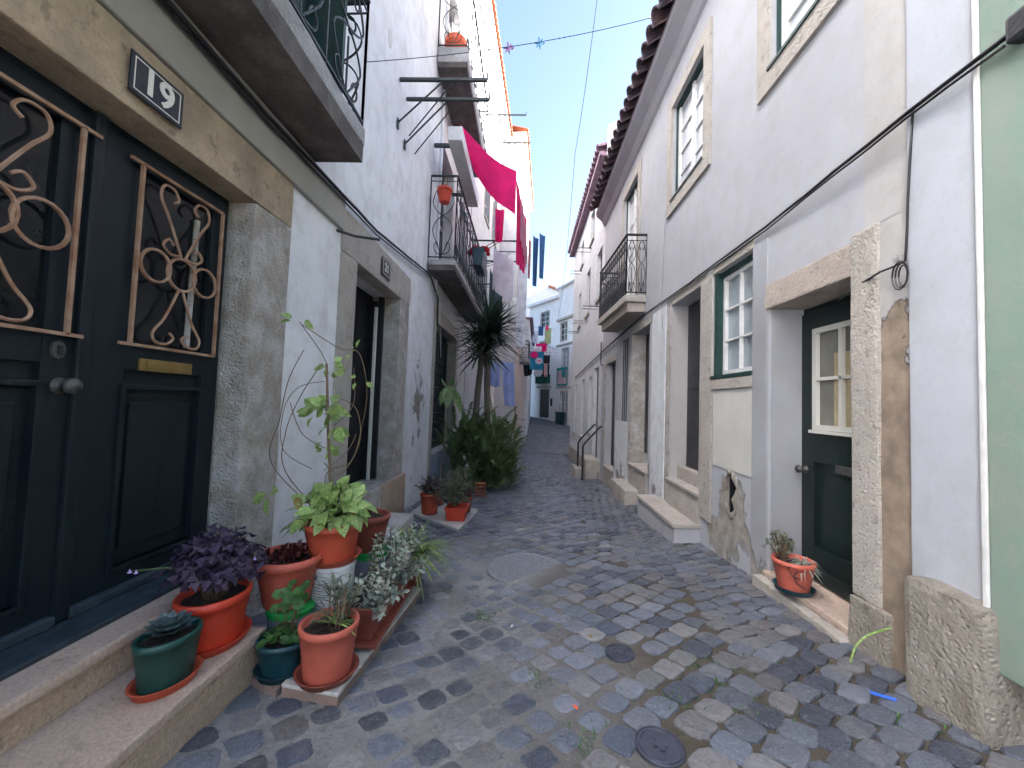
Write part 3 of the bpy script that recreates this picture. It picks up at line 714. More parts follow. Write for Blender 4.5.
H4, Q4, B4 = rot_house('town_house', 'cream tall house with thin roof edge behind the laundry on the left', (-.62, 19), (-.20, 27), -1.6, 14.6, 8, 'wallCream',
    [(1.5, 2.4, 4.4, 6.6), (4.5, 5.4, 4.4, 6.4), (1.5, 2.4, 8.4, 10.6), (1, 2, -1.2, 1.3, 'd')], 'roofo', .22)
mesh('end_gable', MB().box(-8, -.62, 18.8, 19, -1.6, 14.6), 'wallL3', H4)
H5, Q5, B5 = rot_house('town_house', 'low white patched wall house at the left before the lane bends', (.05, 27), (.45, 40), -1.6, 7.2, 6, 'wallFar',
    [(2, 3, 3.8, 5.6), (6, 7, 3.8, 5.6), (4, 5, -1, 1.6, 'd')], 'roofm', .25)
# tile row edge on the eave of house 3
def tile_row(H, pts_fn, n, m, r=.10, L=.8):
    b = MB()
    for k_ in range(n):
        p, d, upv = pts_fn(k_); p = Vector(p); d = Vector(d); side = Vector(upv)
        base = len(b.v); S_ = 8
        nn = d.cross(side).normalized()
        if nn.z < 0: nn = -nn
        for e, rr in ((0, r*1.08), (1, r)):
            for q in range(S_+1):
                t = PI*q/S_
                for kk in (1., .82):
                    b.v.append(tuple(p+d*L*e+(side*math.cos(t)+nn*math.sin(t))*rr*kk))
        st = (S_+1)*2
        for q in range(S_):
            o0 = base+2*q
            b.f += [(o0, o0+2, o0+2+st, o0+st), (o0+1, o0+1+st, o0+3+st, o0+3), (o0, o0+1, o0+3, o0+2)]
    return mesh('eave_tiles', b, m, H, smooth=False)
d3 = (Vector((-1.50, 19, 0))-Vector((-1.90, 12.22, 0))).normalized(); n3 = Vector((d3.y, -d3.x, 0))
tile_row(H3, lambda k_: (Vector((-1.90, 12.22, 14.36))+d3*(k_*.24)+n3*.44, -n3+Vector((0, 0, .25)), d3), 28, 'roofo', .11, 1.2)
d4 = (Vector((-.2, 27, 0))-Vector((-.62, 19, 0))).normalized(); n4 = Vector((d4.y, -d4.x, 0))
tile_row(H4, lambda k_: (Vector((-.62, 19, 14.78))+d4*(k_*.26)+n4*.28, -n4+Vector((0, 0, .25)), d4), 31, 'roofo', .12, 1.2)
# small balcony house 4
s_ = mesh('balcony', B4(3.0, 4.6, 0, .55, 3.75, 3.95), 'concrete', H4, bevel=.02)
xa, ya, _ = Q4(3.03, 0, 0); xb, yb, _ = Q4(3.03, .5, 0); xc, yc, _ = Q4(4.57, .5, 0); xd, yd, _ = Q4(4.57, 0, 0)
railing(s_, [(xa, ya), (xb, yb), (xc, yc), (xd, yd)], 3.97, 4.95, 'ironb', .3)
s_ = mesh('balcony', B3(1.2, 4.3, 0, .5, 3.75, 3.95), 'concrete', H3, bevel=.02)
pp = [Q3(1.23, 0, 0), Q3(1.23, .47, 0), Q3(4.27, .47, 0), Q3(4.27, 0, 0)]
railing(s_, [(q.x, q.y) for q in pp], 3.97, 5.5, 'iron', .35)
scr = single('balcony_screen', B3(.90, 4.3, .505, .52, 4.0, 5.9), 'netcl', 'dark green cloth screen wrapped round a left balcony behind the yucca', 'screen')

# ================================================================= RIGHT HOUSES
XR = 2.0
G0 = thing('town_house', 'pale green plastered house at the right edge', 'house', (1.85, 0, 0))
mesh('wall', MB().box(1.93, 2.3, -.8, 1.752, .48, 7.5), 'green', G0, bevel=.01)
boxp('house_block', 2.05, 8, -.8, 1.76, -.3, 7.48, 'dark', G0)  # near-black face stands for the shadow gap under the green wall
boxp('white_edge_strip', 1.925, 2.2, 1.7525, 1.775, .60, 7.5, 'white', G0, bevel=.006)
R1 = thing('town_house', 'long white two storey house on the right with tiled eave and green door', 'house', (XR, 6, 0))
holes = [(2.48, 3.38, 0, 2.36), (3.61, 4.35, 1.84, 2.95), (4.66, 5.62, .0, 2.93), (6.62, 7.68, .0, 2.87), (7.95, 8.5, 1.2, 2.88), (9.1, 10.1, -.4, 2.54),
         (4.64, 5.68, 4.44, 5.84), (2.45, 3.36, 4.40, 5.84), (7.45, 8.55, 3.35, 5.95), (3.87, 4.06, .50, .90)]
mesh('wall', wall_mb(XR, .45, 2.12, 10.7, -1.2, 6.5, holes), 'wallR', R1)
body('house_block', XR+.47, 9, 2.12, 10.7, -1.2, 6.5, 'dark', R1)
boxp('sun_blocker', 9.01, 13, 1.0, 10.9, -1.2, 13.3, 'wallR', R1)  # unseen block added to keep the sun off the upper left balcony
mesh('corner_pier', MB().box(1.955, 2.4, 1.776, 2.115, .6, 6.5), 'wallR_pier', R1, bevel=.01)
boxp('hole_shade_back', XR+.40, XR+.41, 3.7, 4.2, .4, 1.0, 'dark', R1)  # near-black back paints in the shade of the hole's depth
boxp('hole_shade_lining', XR+.03, XR+.39, 4.035, 4.058, .505, .895, 'dark', R1)  # near-black sheet paints shade onto the hole's visible side
hr = MB().tube([(XR+.0, 3.965+(.10+.02*math.sin(5*a))*math.cos(a), .71+(.21+.02*math.sin(3*a))*math.sin(a)) for a in [2*PI*q/22 for q in range(23)]], [.022+.012*math.sin(q*1.7) for q in range(23)], 6)
mesh('broken_edge', hr, 'stoneB', R1, smooth=True)
mesh('corner_stone', MB().box(1.865, 2.3, 1.72, 2.06, -.2, .735), 'stoneB', R1, bevel=.04, rough=.018)
mesh('bare_render_patch', wall_mb(XR-.012, .011, 2.118, 2.335, -.15, 2.60, []), 'pier_band', R1)
mesh('plaster_band', wall_mb(XR-.010, .009, 2.118, 2.42, 2.605, 6.15, []), 'pier_band', R1)
boxp('jamb', XR-.03, XR+.36, 2.315, 2.505, .44, 2.60, 'stoneF', R1, bevel=.012, rough=.008)
boxp('jamb_foot', XR-.05, XR+.36, 2.25, 2.51, -.1, .44, 'stoneB', R1, bevel=.015, rough=.012)
boxp('lintel', XR-.02, XR+.36, 2.507, 3.40, 2.352, 2.56, 'stoneP', R1, bevel=.012, rough=.008)
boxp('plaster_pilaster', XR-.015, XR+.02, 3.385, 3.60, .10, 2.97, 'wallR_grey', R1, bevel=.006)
boxp('doorstep', XR-.10, XR+.45, 2.50, 3.42, -.1, .17, 'stepR', R1, bevel=.012, rough=.006)
boxp('reveal', XR+.022, XR+.279, 3.370, 3.379, .215, 2.35, 'wallR_grey', R1)
boxp('threshold', XR-.03, XR+.45, 2.52, 3.40, .171, .215, 'step', R1, bevel=.01)
# green door
XG = XR+.28
gd = lab(boxp('door', XG, XG+.05, 2.52, 3.38, .215, 2.35, 'doorG', R1), 'dark green door with a small glazed top')
b = MB(); b.box(XG-.025, XG, 2.53, 2.66, .34, 2.30); b.box(XG-.025, XG, 3.22, 3.36, .34, 2.30); b.box(XG-.025, XG, 2.66, 3.22, 1.12, 1.37); b.box(XG-.025, XG, 2.66, 3.22, 2.16, 2.30); b.box(XG-.025, XG, 2.66, 3.22, .34, .48)
b.box(XG-.012, XG, 2.75, 3.13, .57, 1.03); mesh('door_rails', b, 'doorG', gd, bevel=.004)
boxp('kick_board', XG-.045, XG, 2.53, 3.36, .23, .335, 'doorG', gd, bevel=.008)
boxp('pane', XG-.004, XG+.001, 2.66, 3.22, 1.37, 2.16, 'glassc', gd)
boxp('curtain', XG-.007, XG-.0045, 2.66, 3.04, 1.40, 1.95, 'warm', gd)
b = MB()
for (a, c, d, e) in ((2.66, 2.70, 1.37, 2.16), (3.18, 3.22, 1.37, 2.16), (2.93, 2.955, 1.41, 2.12), (2.70, 3.18, 1.37, 1.41), (2.70, 3.18, 2.12, 2.16), (2.70, 3.18, 1.75, 1.775)): b.box(XG-.04, XG-.008, a, c, d, e)
b.box(XG-.055, XG-.008, 2.64, 3.24, 1.345, 1.368); mesh('glazing_bars', b, 'cream', gd)
kb = MB().lathe([(.001, 0), (.03, 0), (.03, .006), (.012, .01), (.012, .035), (.028, .045), (.032, .06), (.022, .075), (.001, .078)], seg=18); kb.v = [(XG-.025-z, 3.31+x, 1.05+y) for x, y, z in kb.v]; mesh('door_knob', kb, 'steel', gd, smooth=True)
mesh('letter_slot', MB().box(XG-.036, XG-.024, 2.72, 2.99, 1.07, 1.13), 'steel', gd, bevel=.004)
# window by green door
wn = lab(boxp('window', XR+.10, XR+.12, 3.61, 4.35, 1.84, 2.95, 'glassw', R1), 'six pane window in a dark green frame')
b = MB(); b.box(XR+.0, XR+.10, 4.29, 4.35, 1.84, 2.95); b.box(XR+.05, XR+.10, 3.61, 3.63, 1.84, 2.95); b.box(XR+.04, XR+.10, 3.63, 4.29, 2.90, 2.95); b.box(XR-.03, XR+.10, 3.59, 4.37, 1.82, 1.855); mesh('outer_frame', b, 'greenframe', wn)
b = MB()
for (a, c, d, e) in ((3.63, 3.67, 1.856, 2.90), (4.25, 4.29, 1.856, 2.90), (3.95, 3.97, 1.90, 2.86), (3.67, 4.25, 1.856, 1.91), (3.67, 4.25, 2.86, 2.90), (3.67, 4.25, 2.21, 2.228), (3.67, 4.25, 2.535, 2.553)): b.box(XR+.065, XR+.10, a, c, d, e)
mesh('muntins', b, 'white', wn)
boxp('window_sill', XR-.025, XR+.0, 3.60, 4.36, 1.71, 1.815, 'stoneF', R1, bevel=.006)
boxp('sill_panel', XR-.008, XR+.0, 3.61, 4.34, .92, 1.70, 'cream', R1)
boxp('jamb', XR-.02, XR+.0, 4.37, 4.659, .3, 2.99, 'stoneF', R1, bevel=.006, rough=.005)
boxp('window_head', XR-.018, XR+.0, 3.59, 4.37, 2.955, 3.05, 'stoneF', R1, bevel=.006)
# door 2 .. 4
def rdoor(y0, y1, z0, z1, yl, zl, depth, ledge, name='door', m='doorB', pil=True):
    boxp('lintel', XR-.015, XR, y0-.15, y1+.15, z1, z1+.14, 'stoneF', R1, bevel=.006)
    boxp('jamb', XR-.015, XR, y1, y1+.17, z0-.5, z1, 'stoneJ', R1, bevel=.006)
    d = boxp(name, XR+depth, XR+depth+.05, y0, y1, z0, z1, m, R1)
    b = MB()
    for k_ in range(2):
        a = y0+.08+k_*(y1-y0-.08)/2; c = a+(y1-y0-.24)/2
        b.box(XR+depth-.015, XR+depth, a, c, z0+.15, z0+.9); b.box(XR+depth-.015, XR+depth, a, c, z0+1.05, z1-.2)
    mesh('door_panels', b, m, d, bevel=.005)
    mesh('door_handle', MB().box(XR+depth-.05, XR+depth, y0+.12, y0+.15, z0+.95, z0+1.07), 'steel', d, bevel=.004)
    boxp('door_ledge', XR-.03, XR+depth+.1, y0, y1, z0-.95, ledge-.045, 'stepR', R1, bevel=.01, rough=.008)
    boxp('door_ledge_top', XR-.05, XR+depth+.1, y0-.02, y1+.04, ledge-.044, ledge, 'stepR', R1, bevel=.01)
    return d
rdoor(4.66, 5.62, .72, 2.93, 0, 0, .22, .55); boxp('door_sill', XR+.10, XR+.2, 4.66, 5.62, .551, .72, 'stepR', R1, bevel=.01)
rdoor(6.62, 7.68, .66, 2.87, 0, 0, .25, .45)
boxp('reveal', XR+.003, XR+.25, 7.666, 7.678, .45, 2.865, 'stoneJ', R1); boxp('reveal', XR+.003, XR+.22, 5.607, 5.618, .55, 2.925, 'pier_band', R1)
rdoor(9.1, 10.1, -.05, 2.54, 0, 0, .15, .05, m='doorB')
boxp('plaster_pilaster', XR-.018, XR, 5.82, 6.44, -.2, 3.0, 'wallR2', R1, bevel=.005)
boxp('plaster_pilaster', XR-.018, XR, 7.86, 8.95, -.2, 1.19, 'wallR2', R1, bevel=.005)
wb = boxp('window', XR+.15, XR+.17, 7.95, 8.5, 1.2, 2.88, 'glassd', R1); b = MB()
for y in (8.0, 8.15, 8.3, 8.45): b.tube([(XR+.02, y, 1.2), (XR+.02, y, 2.88)], .010, 4)
mesh('window_bars', b, 'ironb', wb)
mesh('front_step', MB().box(1.71, XR+.02, 4.64, 6.1, -.5, .155), 'cornice', R1, bevel=.01, rough=.008)
lab(mesh('front_step_top', MB().box(1.69, XR+.02, 4.62, 6.12, .156, .20), 'stepR', R1, bevel=.008, rough=.004), 'smooth grey beige step top')
mesh('front_step', MB().box(1.74, XR+.02, 7.0, 8.1, -.7, .07), 'stepR', R1, bevel=.03, rough=.02)
# upper windows
def upwin(y0, y1, z0, z1, H=None):
    H = H or R1; g = .17
    f = MB(); f.box(XR-.03, XR, y0-g, y0, z0-g, z1+g); f.box(XR-.03, XR, y1, y1+g, z0-g, z1+g); f.box(XR-.03, XR, y0, y1, z1, z1+g); f.box(XR-.03, XR, y0, y1, z0-g, z0)
    w_ = boxp('window', XR+.10, XR+.12, y0, y1, z0, z1, 'shutter', H); mesh('stone_surround', f, 'stoneF', w_)
    b = MB(); b.box(XR+.04, XR+.098, y1-.03, y1, z0, z1); b.box(XR+.03, XR+.098, y0, y0+.025, z0, z1); b.box(XR+.03, XR+.098, y0+.025, y1-.035, z1-.035, z1); b.box(XR-.045, XR+.098, y0, y1, z0-.002, z0+.025); mesh('outer_frame', b, 'greenframe', w_)
    b = MB(); m_ = (y0+y1)/2; b.box(XR+.06, XR+.098, m_-.04, m_+.03, z0+.03, z1-.05); b.box(XR+.06, XR+.098, y1-.085, y1-.035, z0+.03, z1-.05); b.box(XR+.06, XR+.098, y0+.04, y0+.10, z0+.03, z1-.05)
    n_ = 4
    for q in range(n_+1):
        z = z0+.03+(z1-z0-.12)*q/n_
        b.box(XR+.078, XR+.097, y0+.10, m_-.04, z, z+.018); b.box(XR+.078, XR+.097, m_+.03, y1-.085, z, z+.018)
    mesh('muntins', b, 'white', w_); return w_
lab(upwin(4.64, 5.68, 4.44, 5.84), 'upper window with white sash second from the camera')
lab(upwin(2.45, 3.36, 4.40, 5.84), 'upper window with white sash nearest the camera')
bw = upwin(7.45, 8.55, 3.42, 5.95); lab(bw, 'tall balcony window')
bl = mesh('balcony', MB().prism([(XR, 6.85, 3.30), (1.64, 6.85, 3.30), (1.55, 9.0, 3.30), (XR, 9.0, 3.30)], (0, 0, .12)), 'stoneF', R1, bevel=.015)
mesh('balcony_underside', MB().prism([(XR, 6.9, 3.299), (XR, 8.95, 3.299), (1.62, 8.9, 3.299), (1.70, 6.92, 3.299)], (0, 0, -.16)), 'stoneP', bl, bevel=.01)
railing(bl, [(XR, 6.88), (1.66, 6.88), (1.58, 8.95), (XR, 8.95)], 3.44, 4.48, 'ironb', .16, .008)
# cornice + eave
mesh('cornice', MB().prism([(1.998, 1.9, 6.36), (1.96, 1.9, 6.40), (1.90, 1.9, 6.52), (1.76, 1.9, 6.64), (1.74, 1.9, 6.70), (2.4, 1.9, 6.70), (2.4, 1.9, 6.502), (1.998, 1.9, 6.502)], (0, 8.88, 0)), 'cornice', R1)
mesh('roof', MB().prism([(1.74, 1.9, 6.705), (9, 1.9, 6.705), (9, 1.9, 12.1), (1.74, 1.9, 6.76)], (0, 8.9, 0)), 'roof', R1)  # hidden ridge raised to block the low sun from the left wall
tile_row(R1, lambda k_: ((1.60+random.uniform(-.012, .012), 2.0+k_*.27, 6.78), (1, 0, .62), (0, 1, 0)), 33, 'roof', .115, 1.6)
# right house 2
t = thing('town_house', 'unseen tall block added on the right to hold back the low sun', 'house', (9, 24, 0))
boxp('wall', 6.5, 13, 18.4, 31, -2, 13.5, 'wallR2', t); boxp('sun_blocker_wing', 8.5, 14, 31.01, 44, -2, 13.2, 'wallR2', t)  # unseen blocks added to keep direct sun off the far lane
R2 = thing('town_house', 'taller smooth white house at the far right with small slit windows', 'house', (XR, 14, 0))
w2 = [(11.2, 12.0, -.4, 2.6), (12.4, 12.9, .65, 2.4), (14.0, 14.6, .4, 2.4), (16.0, 16.6, .4, 2.3), (11.1, 11.9, 4.6, 6.0), (13.2, 14.0, 4.6, 6.1), (15.4, 16.0, 4.6, 5.9), (12.6, 13.4, 6.9, 7.9), (15.0, 15.7, 6.9, 7.8)]
mesh('wall', wall_mb(XR, .35, 10.7, 18, -1.6, 8.3, w2), 'wallR2', R2)
body('house_block', XR+.36, 9, 10.7, 18, -1.6, 8.3, 'wallR2', R2)
boxp('roof', 1.78, 9.1, 10.65, 18.3, 8.3, 8.42, 'roofm', R2, bevel=.02)
mesh('gable_parapet', MB().prism([(1.97, 10.4, 6.6), (9, 10.4, 6.6), (9, 10.4, 12.5), (1.97, 10.4, 9.0)], (0, .24, 0)), 'wallR2', R2)
mesh('roof', MB().prism([(2.0, 10.5, 8.43), (9, 10.5, 13.0), (9, 10.5, 8.43)], (0, 7.7, 0)), 'roofm', R2)  # unseen rise of this roof also serves as a sun blocker
tile_row(R2, lambda k_: ((1.72, 10.7+k_*.27, 8.50), (1, 0, .3), (0, 1, 0)), 29, 'roofm', .11, 1.6)
boxp('plinth', XR-.03, XR, 10.75, 18, -1.6, -.25, 'stepR', R2, bevel=.01)
for i_, (a, c, d, e) in enumerate(w2):
    g = boxp('window' if i_ else 'door', XR+.10, XR+.13, a, c, d, e, 'glassd' if i_ else 'doorB', R2)
    if i_:
        boxp('window_sill', XR-.05, XR, a-.04, c+.04, d-.09, d, 'stoneF', g)
        if d > 3:
            b = MB()
            for q in (0, .35): boxp('laundry_rod', XR-.45, XR, c-.05-q, c-.03-q, d-.25, d-.23, 'ironb', g)
boxp('front_step', 1.62, XR, 10.8, 11.9, -1.3, .05, 'stepR', R2, bevel=.02)
boxp('front_step', 1.40, 1.615, 11.1, 11.9, -1.3, -.24, 'stepR', R2, bevel=.02)
for y in (10.55, 11.5):
    b = MB().tube([(1.52, y, -.75), (1.52, y, .42), (1.56, y, .50), (1.96, y, .95), (XR, y, .95)], .025, 6)
    single('handrail', b, 'ironb', 'black tubular handrail beside far right steps, '+('nearer one' if y < 11 else 'farther one'), 'handrail')

# ================================================================= FAR HOUSES
HF, QF, BF = rot_house('town_house', 'white house closing the lane with dark door and laundry above it', (.1, 41.5), (2.75, 37.3), -1.5, 11.4, 6, 'wallFar',
    [(2.1, 3.5, 9.1, 10.5), (2.0, 3.4, 5.6, 7.6), (2.2, 3.9, .15, 2.9, 'd')], 'wallFar', .35, eh=.25)
mesh('green_balcony_panel', BF(2.0, 4.0, .01, .40, 3.45, 4.3), 'greencl', HF)
mesh('door_head', BF(1.9, 4.2, .01, .2, 3.05, 3.2), 'stoneF', HF)
HG, QG, BG = rot_house('town_house', 'white house at the end of the lane with glazed door and green framed cloth', (2.75, 37.3), (4.6, 33), -1.5, 12.2, 6, 'wallFar',
    [(.6, 1.8, 7.3, 8.9), (1.0, 2.2, 4.95, 6.5, 'c'), (.95, 2.2, -.1, 2.6, 'c')], 'roofo', .3, eh=.15)
mesh('ledge', BG(.02, 4.5, .01, .22, 9.15, 9.35), 'stoneF', HG); mesh('ledge', BG(.02, 4.5, .01, .18, 6.85, 6.98), 'stoneF', HG); mesh('ledge', BG(.02, 4.5, .01, .12, 2.95, 3.05), 'stoneF', HG)
bn = MB(); q = BG(.95, 1.9, .05, .5, -.35, .72); bn.v += q.v; bn.f += q.f
bn.v += BG(.88, 1.97, .03, .55, .721, .82).v; bn.f += [tuple(i+8 for i in f) for f in q.f]
single('wheelie_bin', bn, 'greenpot', 'dark green refuse bin with lid against far house', 'bin', bevel=.03)
t = thing('town_house', 'white gabled house rising behind the end of the lane', 'house', (3, 48, 0))
mesh('wall', MB().prism([(-3, 47, 0), (9, 47, 0), (9, 47, 13.9), (5, 47, 14.2), (2.2, 47, 15.3), (-3, 47, 12.5)], (0, 8, 0)), 'wallFar', t)
mesh('roof', MB().prism([(2.2, 46.7, 15.32), (5.2, 46.7, 14.2), (9.2, 46.7, 13.9), (9.2, 46.7, 14.1), (5.2, 46.7, 14.42), (2.2, 46.7, 15.55), ], (0, 8.5, 0)), 'roofo', t)
# lane left open behind the camera; no house stands there
# ------------------------------------------------------------------ cables
def cable(pts, r, label, m='cable', sag=0, wob=.004):
    P = []
    for (a, b) in zip(pts, pts[1:]):
        a = Vector(a); b = Vector(b); n = max(2, int((b-a).length/.25))
        for k_ in range(n):
            t = k_/n; P.append(a.lerp(b, t)+Vector((0, random.uniform(-wob, wob), random.uniform(-wob, wob)-sag*4*t*(1-t))))
    P.append(Vector(pts[-1])); b = MB().tube(P, r, 5)
    return single('cable', b, m, label, 'cable', smooth=True)
cr = [(1.90, 1.30, 3.02), (1.90, 1.62, 3.05), (1.93, 2.09, 3.075), (1.972, 3.39, 3.055), (1.965, 4.94, 3.05), (1.965, 7.11, 3.08), (1.965, 9.63, 2.98), (1.96, 16.4, 2.60)]
cable(cr, .011, 'thick black cable running along the right white wall above the doors')
cable([(a, b+.01, c-.026) for a, b, c in cr[1:]], .007, 'thinner black cable just under the thick one on right wall')
cable([(1.945, 2.07, 3.08), (1.94, 2.09, 2.62), (1.94, 2.11, 2.30), (1.95, 2.27, 2.30), (1.98, 2.46, 2.28), (2.05, 2.7, 2.25)], .006, 'thin black wire dropping beside the pier and looping to the green door')
single('junction_box', MB().box(1.86, 1.93, 1.44, 1.60, 2.99, 3.10), 'ironb', 'small dark junction box on pale green wall where the cable ends', 'junction box', bevel=.015)
lp_ = MB()
for q in range(3): lp_.tube([(1.935-.008*q, 2.12+(.025+.01*q)*math.cos(2*PI*k_/12), 2.23+(.055+.01*q)*math.sin(2*PI*k_/12)) for k_ in range(13)], .004, 4, False)
single('cable_coil', lp_, 'cable', 'small coil of spare black wire hanging on right wall by the pier', 'cable')
cable([(1.985, 5.94, 4.43), (1.98, 6.0, 3.11), (1.98, 5.94, 2.65)], .006, 'thin wire running down the right wall between upper window and cable', 'grey', 0, .004)
cable([(1.96, 10.72, 3.2), (1.96, 10.72, 2.6), (1.96, 10.5, 2.55)], .02, 'short black drop cable at joint of two right houses')
cl = [(-1.80, -.5, 3.53), (-1.85, 1.78, 3.44), (-1.85, 2.61, 3.42), (-1.85, 3.56, 3.46), (-1.86, 4.66, 3.50), (-1.86, 7.30, 3.82), (-1.86, 8.0, 3.55), (-1.86, 8.05, 3.0)]
cable(cl, .016, 'thick black cable along the left house under the balconies')
cable([(a+.0, b+.0, c-.045) for a, b, c in cl[:6]], .010, 'thin black cable below the thick one on left house')
cable([(-1.86, 8.1, 3.7), (-1.84, 8.25, 2.9), (-1.84, 8.4, 2.4)], .006, 'pale wire hanging beside barred window', 'white', 0, .02)
# festoon over the lane
A = Vector((XL, 4.21, 5.22)); B_ = Vector((1.72, 5.44, 7.01))
def fl(t): return A.lerp(B_, t)+Vector((0, 0, -.10*4*t*(1-t)))
b = MB().tube([fl(k_/24) for k_ in range(25)], .004, 4)
single('festoon_wire', b, 'cable', 'thin wire strung across lane from left wall to tiled eave', 'wire')
def star(t, m, lbl, r=.075, n=8):
    p = fl(t)+Vector((0, 0, -.01)); b = MB()
    for k_ in range(n):
        a = 2*PI*k_/n+.2; d = Vector((math.cos(a), .35*math.sin(a*3), math.sin(a))).normalized()
        s_ = Vector((-math.sin(a), 0, math.cos(a)))
        b.prism([p, p+d*r*.5+s_*r*.14, p+d*r, p+d*r*.5-s_*r*.14], (0, .008, 0))
    single('foil_star', b, m, lbl, 'star ornament')
star(.425, 'starm', 'magenta foil star hanging on wire over the lane'); star(.53, 'star', 'blue foil star hanging on wire over the lane'); star(.97, 'white', 'white foil star on wire by the tiled eave', .10, 10)
b = MB()
for t in (.41, .425, .44, .60, .62, .64): b.lathe([(.001, -.012), (.012, 0), (.001, .012)], tuple(fl(t)), 6)
single('wire_beads', b, 'star', 'small dark blue beads threaded on the festoon wire', 'beads')
cable([(1.35, 9, 11), (1.25, 12, 9.2), (1.5, 17, 7.5), (1.75, 24, 6.5)], .008, 'thin overhead wire running away down the lane', 'cable', .2)
# antenna
b = MB().tube([(2.1, 11.0, 8.4), (2.1, 11.0, 9.15)], .012, 5); b.tube([(1.95, 11, 9.0), (2.25, 11, 9.0)], .008, 4)
single('roof_antenna', b, 'grey', 'thin grey antenna mast on the far right roof', 'antenna')

# ------------------------------------------------------------------ laundry & clutter on left facades
def sheet(P, nu, nv, amp, freq, seed=0):
    """P(u,v)->point ; ripples along normal approximated by given vector"""
    b = MB()
    for j in range(nv+1):
        for i in range(nu+1):
            u, v = i/nu, j/nv; p, nrm = P(u, v)
            p = Vector(p)+Vector(nrm)*amp*(math.sin(u*freq*2*PI+seed+v*1.3)+.5*math.sin(u*freq*5+seed*2+v*4))*(.3+.7*v)
            b.v.append(tuple(p))
    for j in range(nv):
        for i in range(nu): a = j*(nu+1)+i; b.f.append((a, a+1, a+nu+2, a+nu+1))
    return b
def hang(name, m, a, b_, drop, label, cat, amp=.03, freq=2, group=None, taper=0, nu=16, nv=10, slant=0, th=.006):
    a = Vector(a); b_ = Vector(b_); d = (b_-a); dn = d.normalized(); nrm = Vector((dn.y, -dn.x, 0))
    mid = (a+b_)/2
    def P(u, v):
        p = a.lerp(b_, .5+(u-.5)*(1-taper*v)); p = p+Vector((0, 0, -drop*v-.03*math.sin(PI*u)))+dn*slant*v; return p, nrm
    mb_ = sheet(P, nu, nv, amp, freq, random.random()*6)
    k0 = len(mb_.v); mb_.v += [tuple(Vector(v)+nrm*th) for v in mb_.v]; mb_.f += [tuple(i+k0 for i in reversed(f)) for f in mb_.f]
    return single(name, mb_, m, label, cat, group, smooth=True)
# pink awning-like cloth
def Paw(u, v):
    w1 = Vector((-1.50, 7.7, 7.02)).lerp(Vector((-1.25, 8.1, 6.3)), v); f1 = Vector((-.36, 8.3, 6.42)).lerp(Vector((-.37, 8.45, 5.55)), v)
    p = w1.lerp(f1, u)+Vector((0, 0, -.12*math.sin(PI*u))); return p, (0, -1, .3)
aw = sheet(Paw, 20, 12, .03, 1.2)
k0 = len(aw.v); aw.v += [(x, y+.012, z) for x, y, z in aw.v]; aw.f += [tuple(i+k0 for i in reversed(f)) for f in aw.f]
single('pink_cloth', aw, 'pink', 'large bright magenta cloth stretched out from the left wall', 'cloth', smooth=True)
hg = hang('striped_cloth', 'pink', (-.38, 8.5, 6.4), (-.16, 12.4, 7.2), 1.7, 'magenta and pale striped cloth hanging beside the large magenta one', 'cloth', .05, 3, taper=.45, slant=.6)
b = MB()
for q in range(5): 
    y = 9.2+q*.5; b.prism([(-.28+.03*q, y, 6.35), (-.27+.03*q, y+.16, 6.35), (-.26+.03*q, y+.30, 5.4), (-.27+.03*q, y+.14, 5.4)], (.02, -.004, 0))
st = mesh('pale_stripes', b, 'pinkw', None, off=tuple(hg.location)); st.parent = hg
hang('pink_trousers', 'pink', (-.95, 10.0, 6.45), (-.72, 10.05, 6.45), .85, 'small magenta garment hanging below the large cloth', 'garment', .02, 1.5, taper=.2)
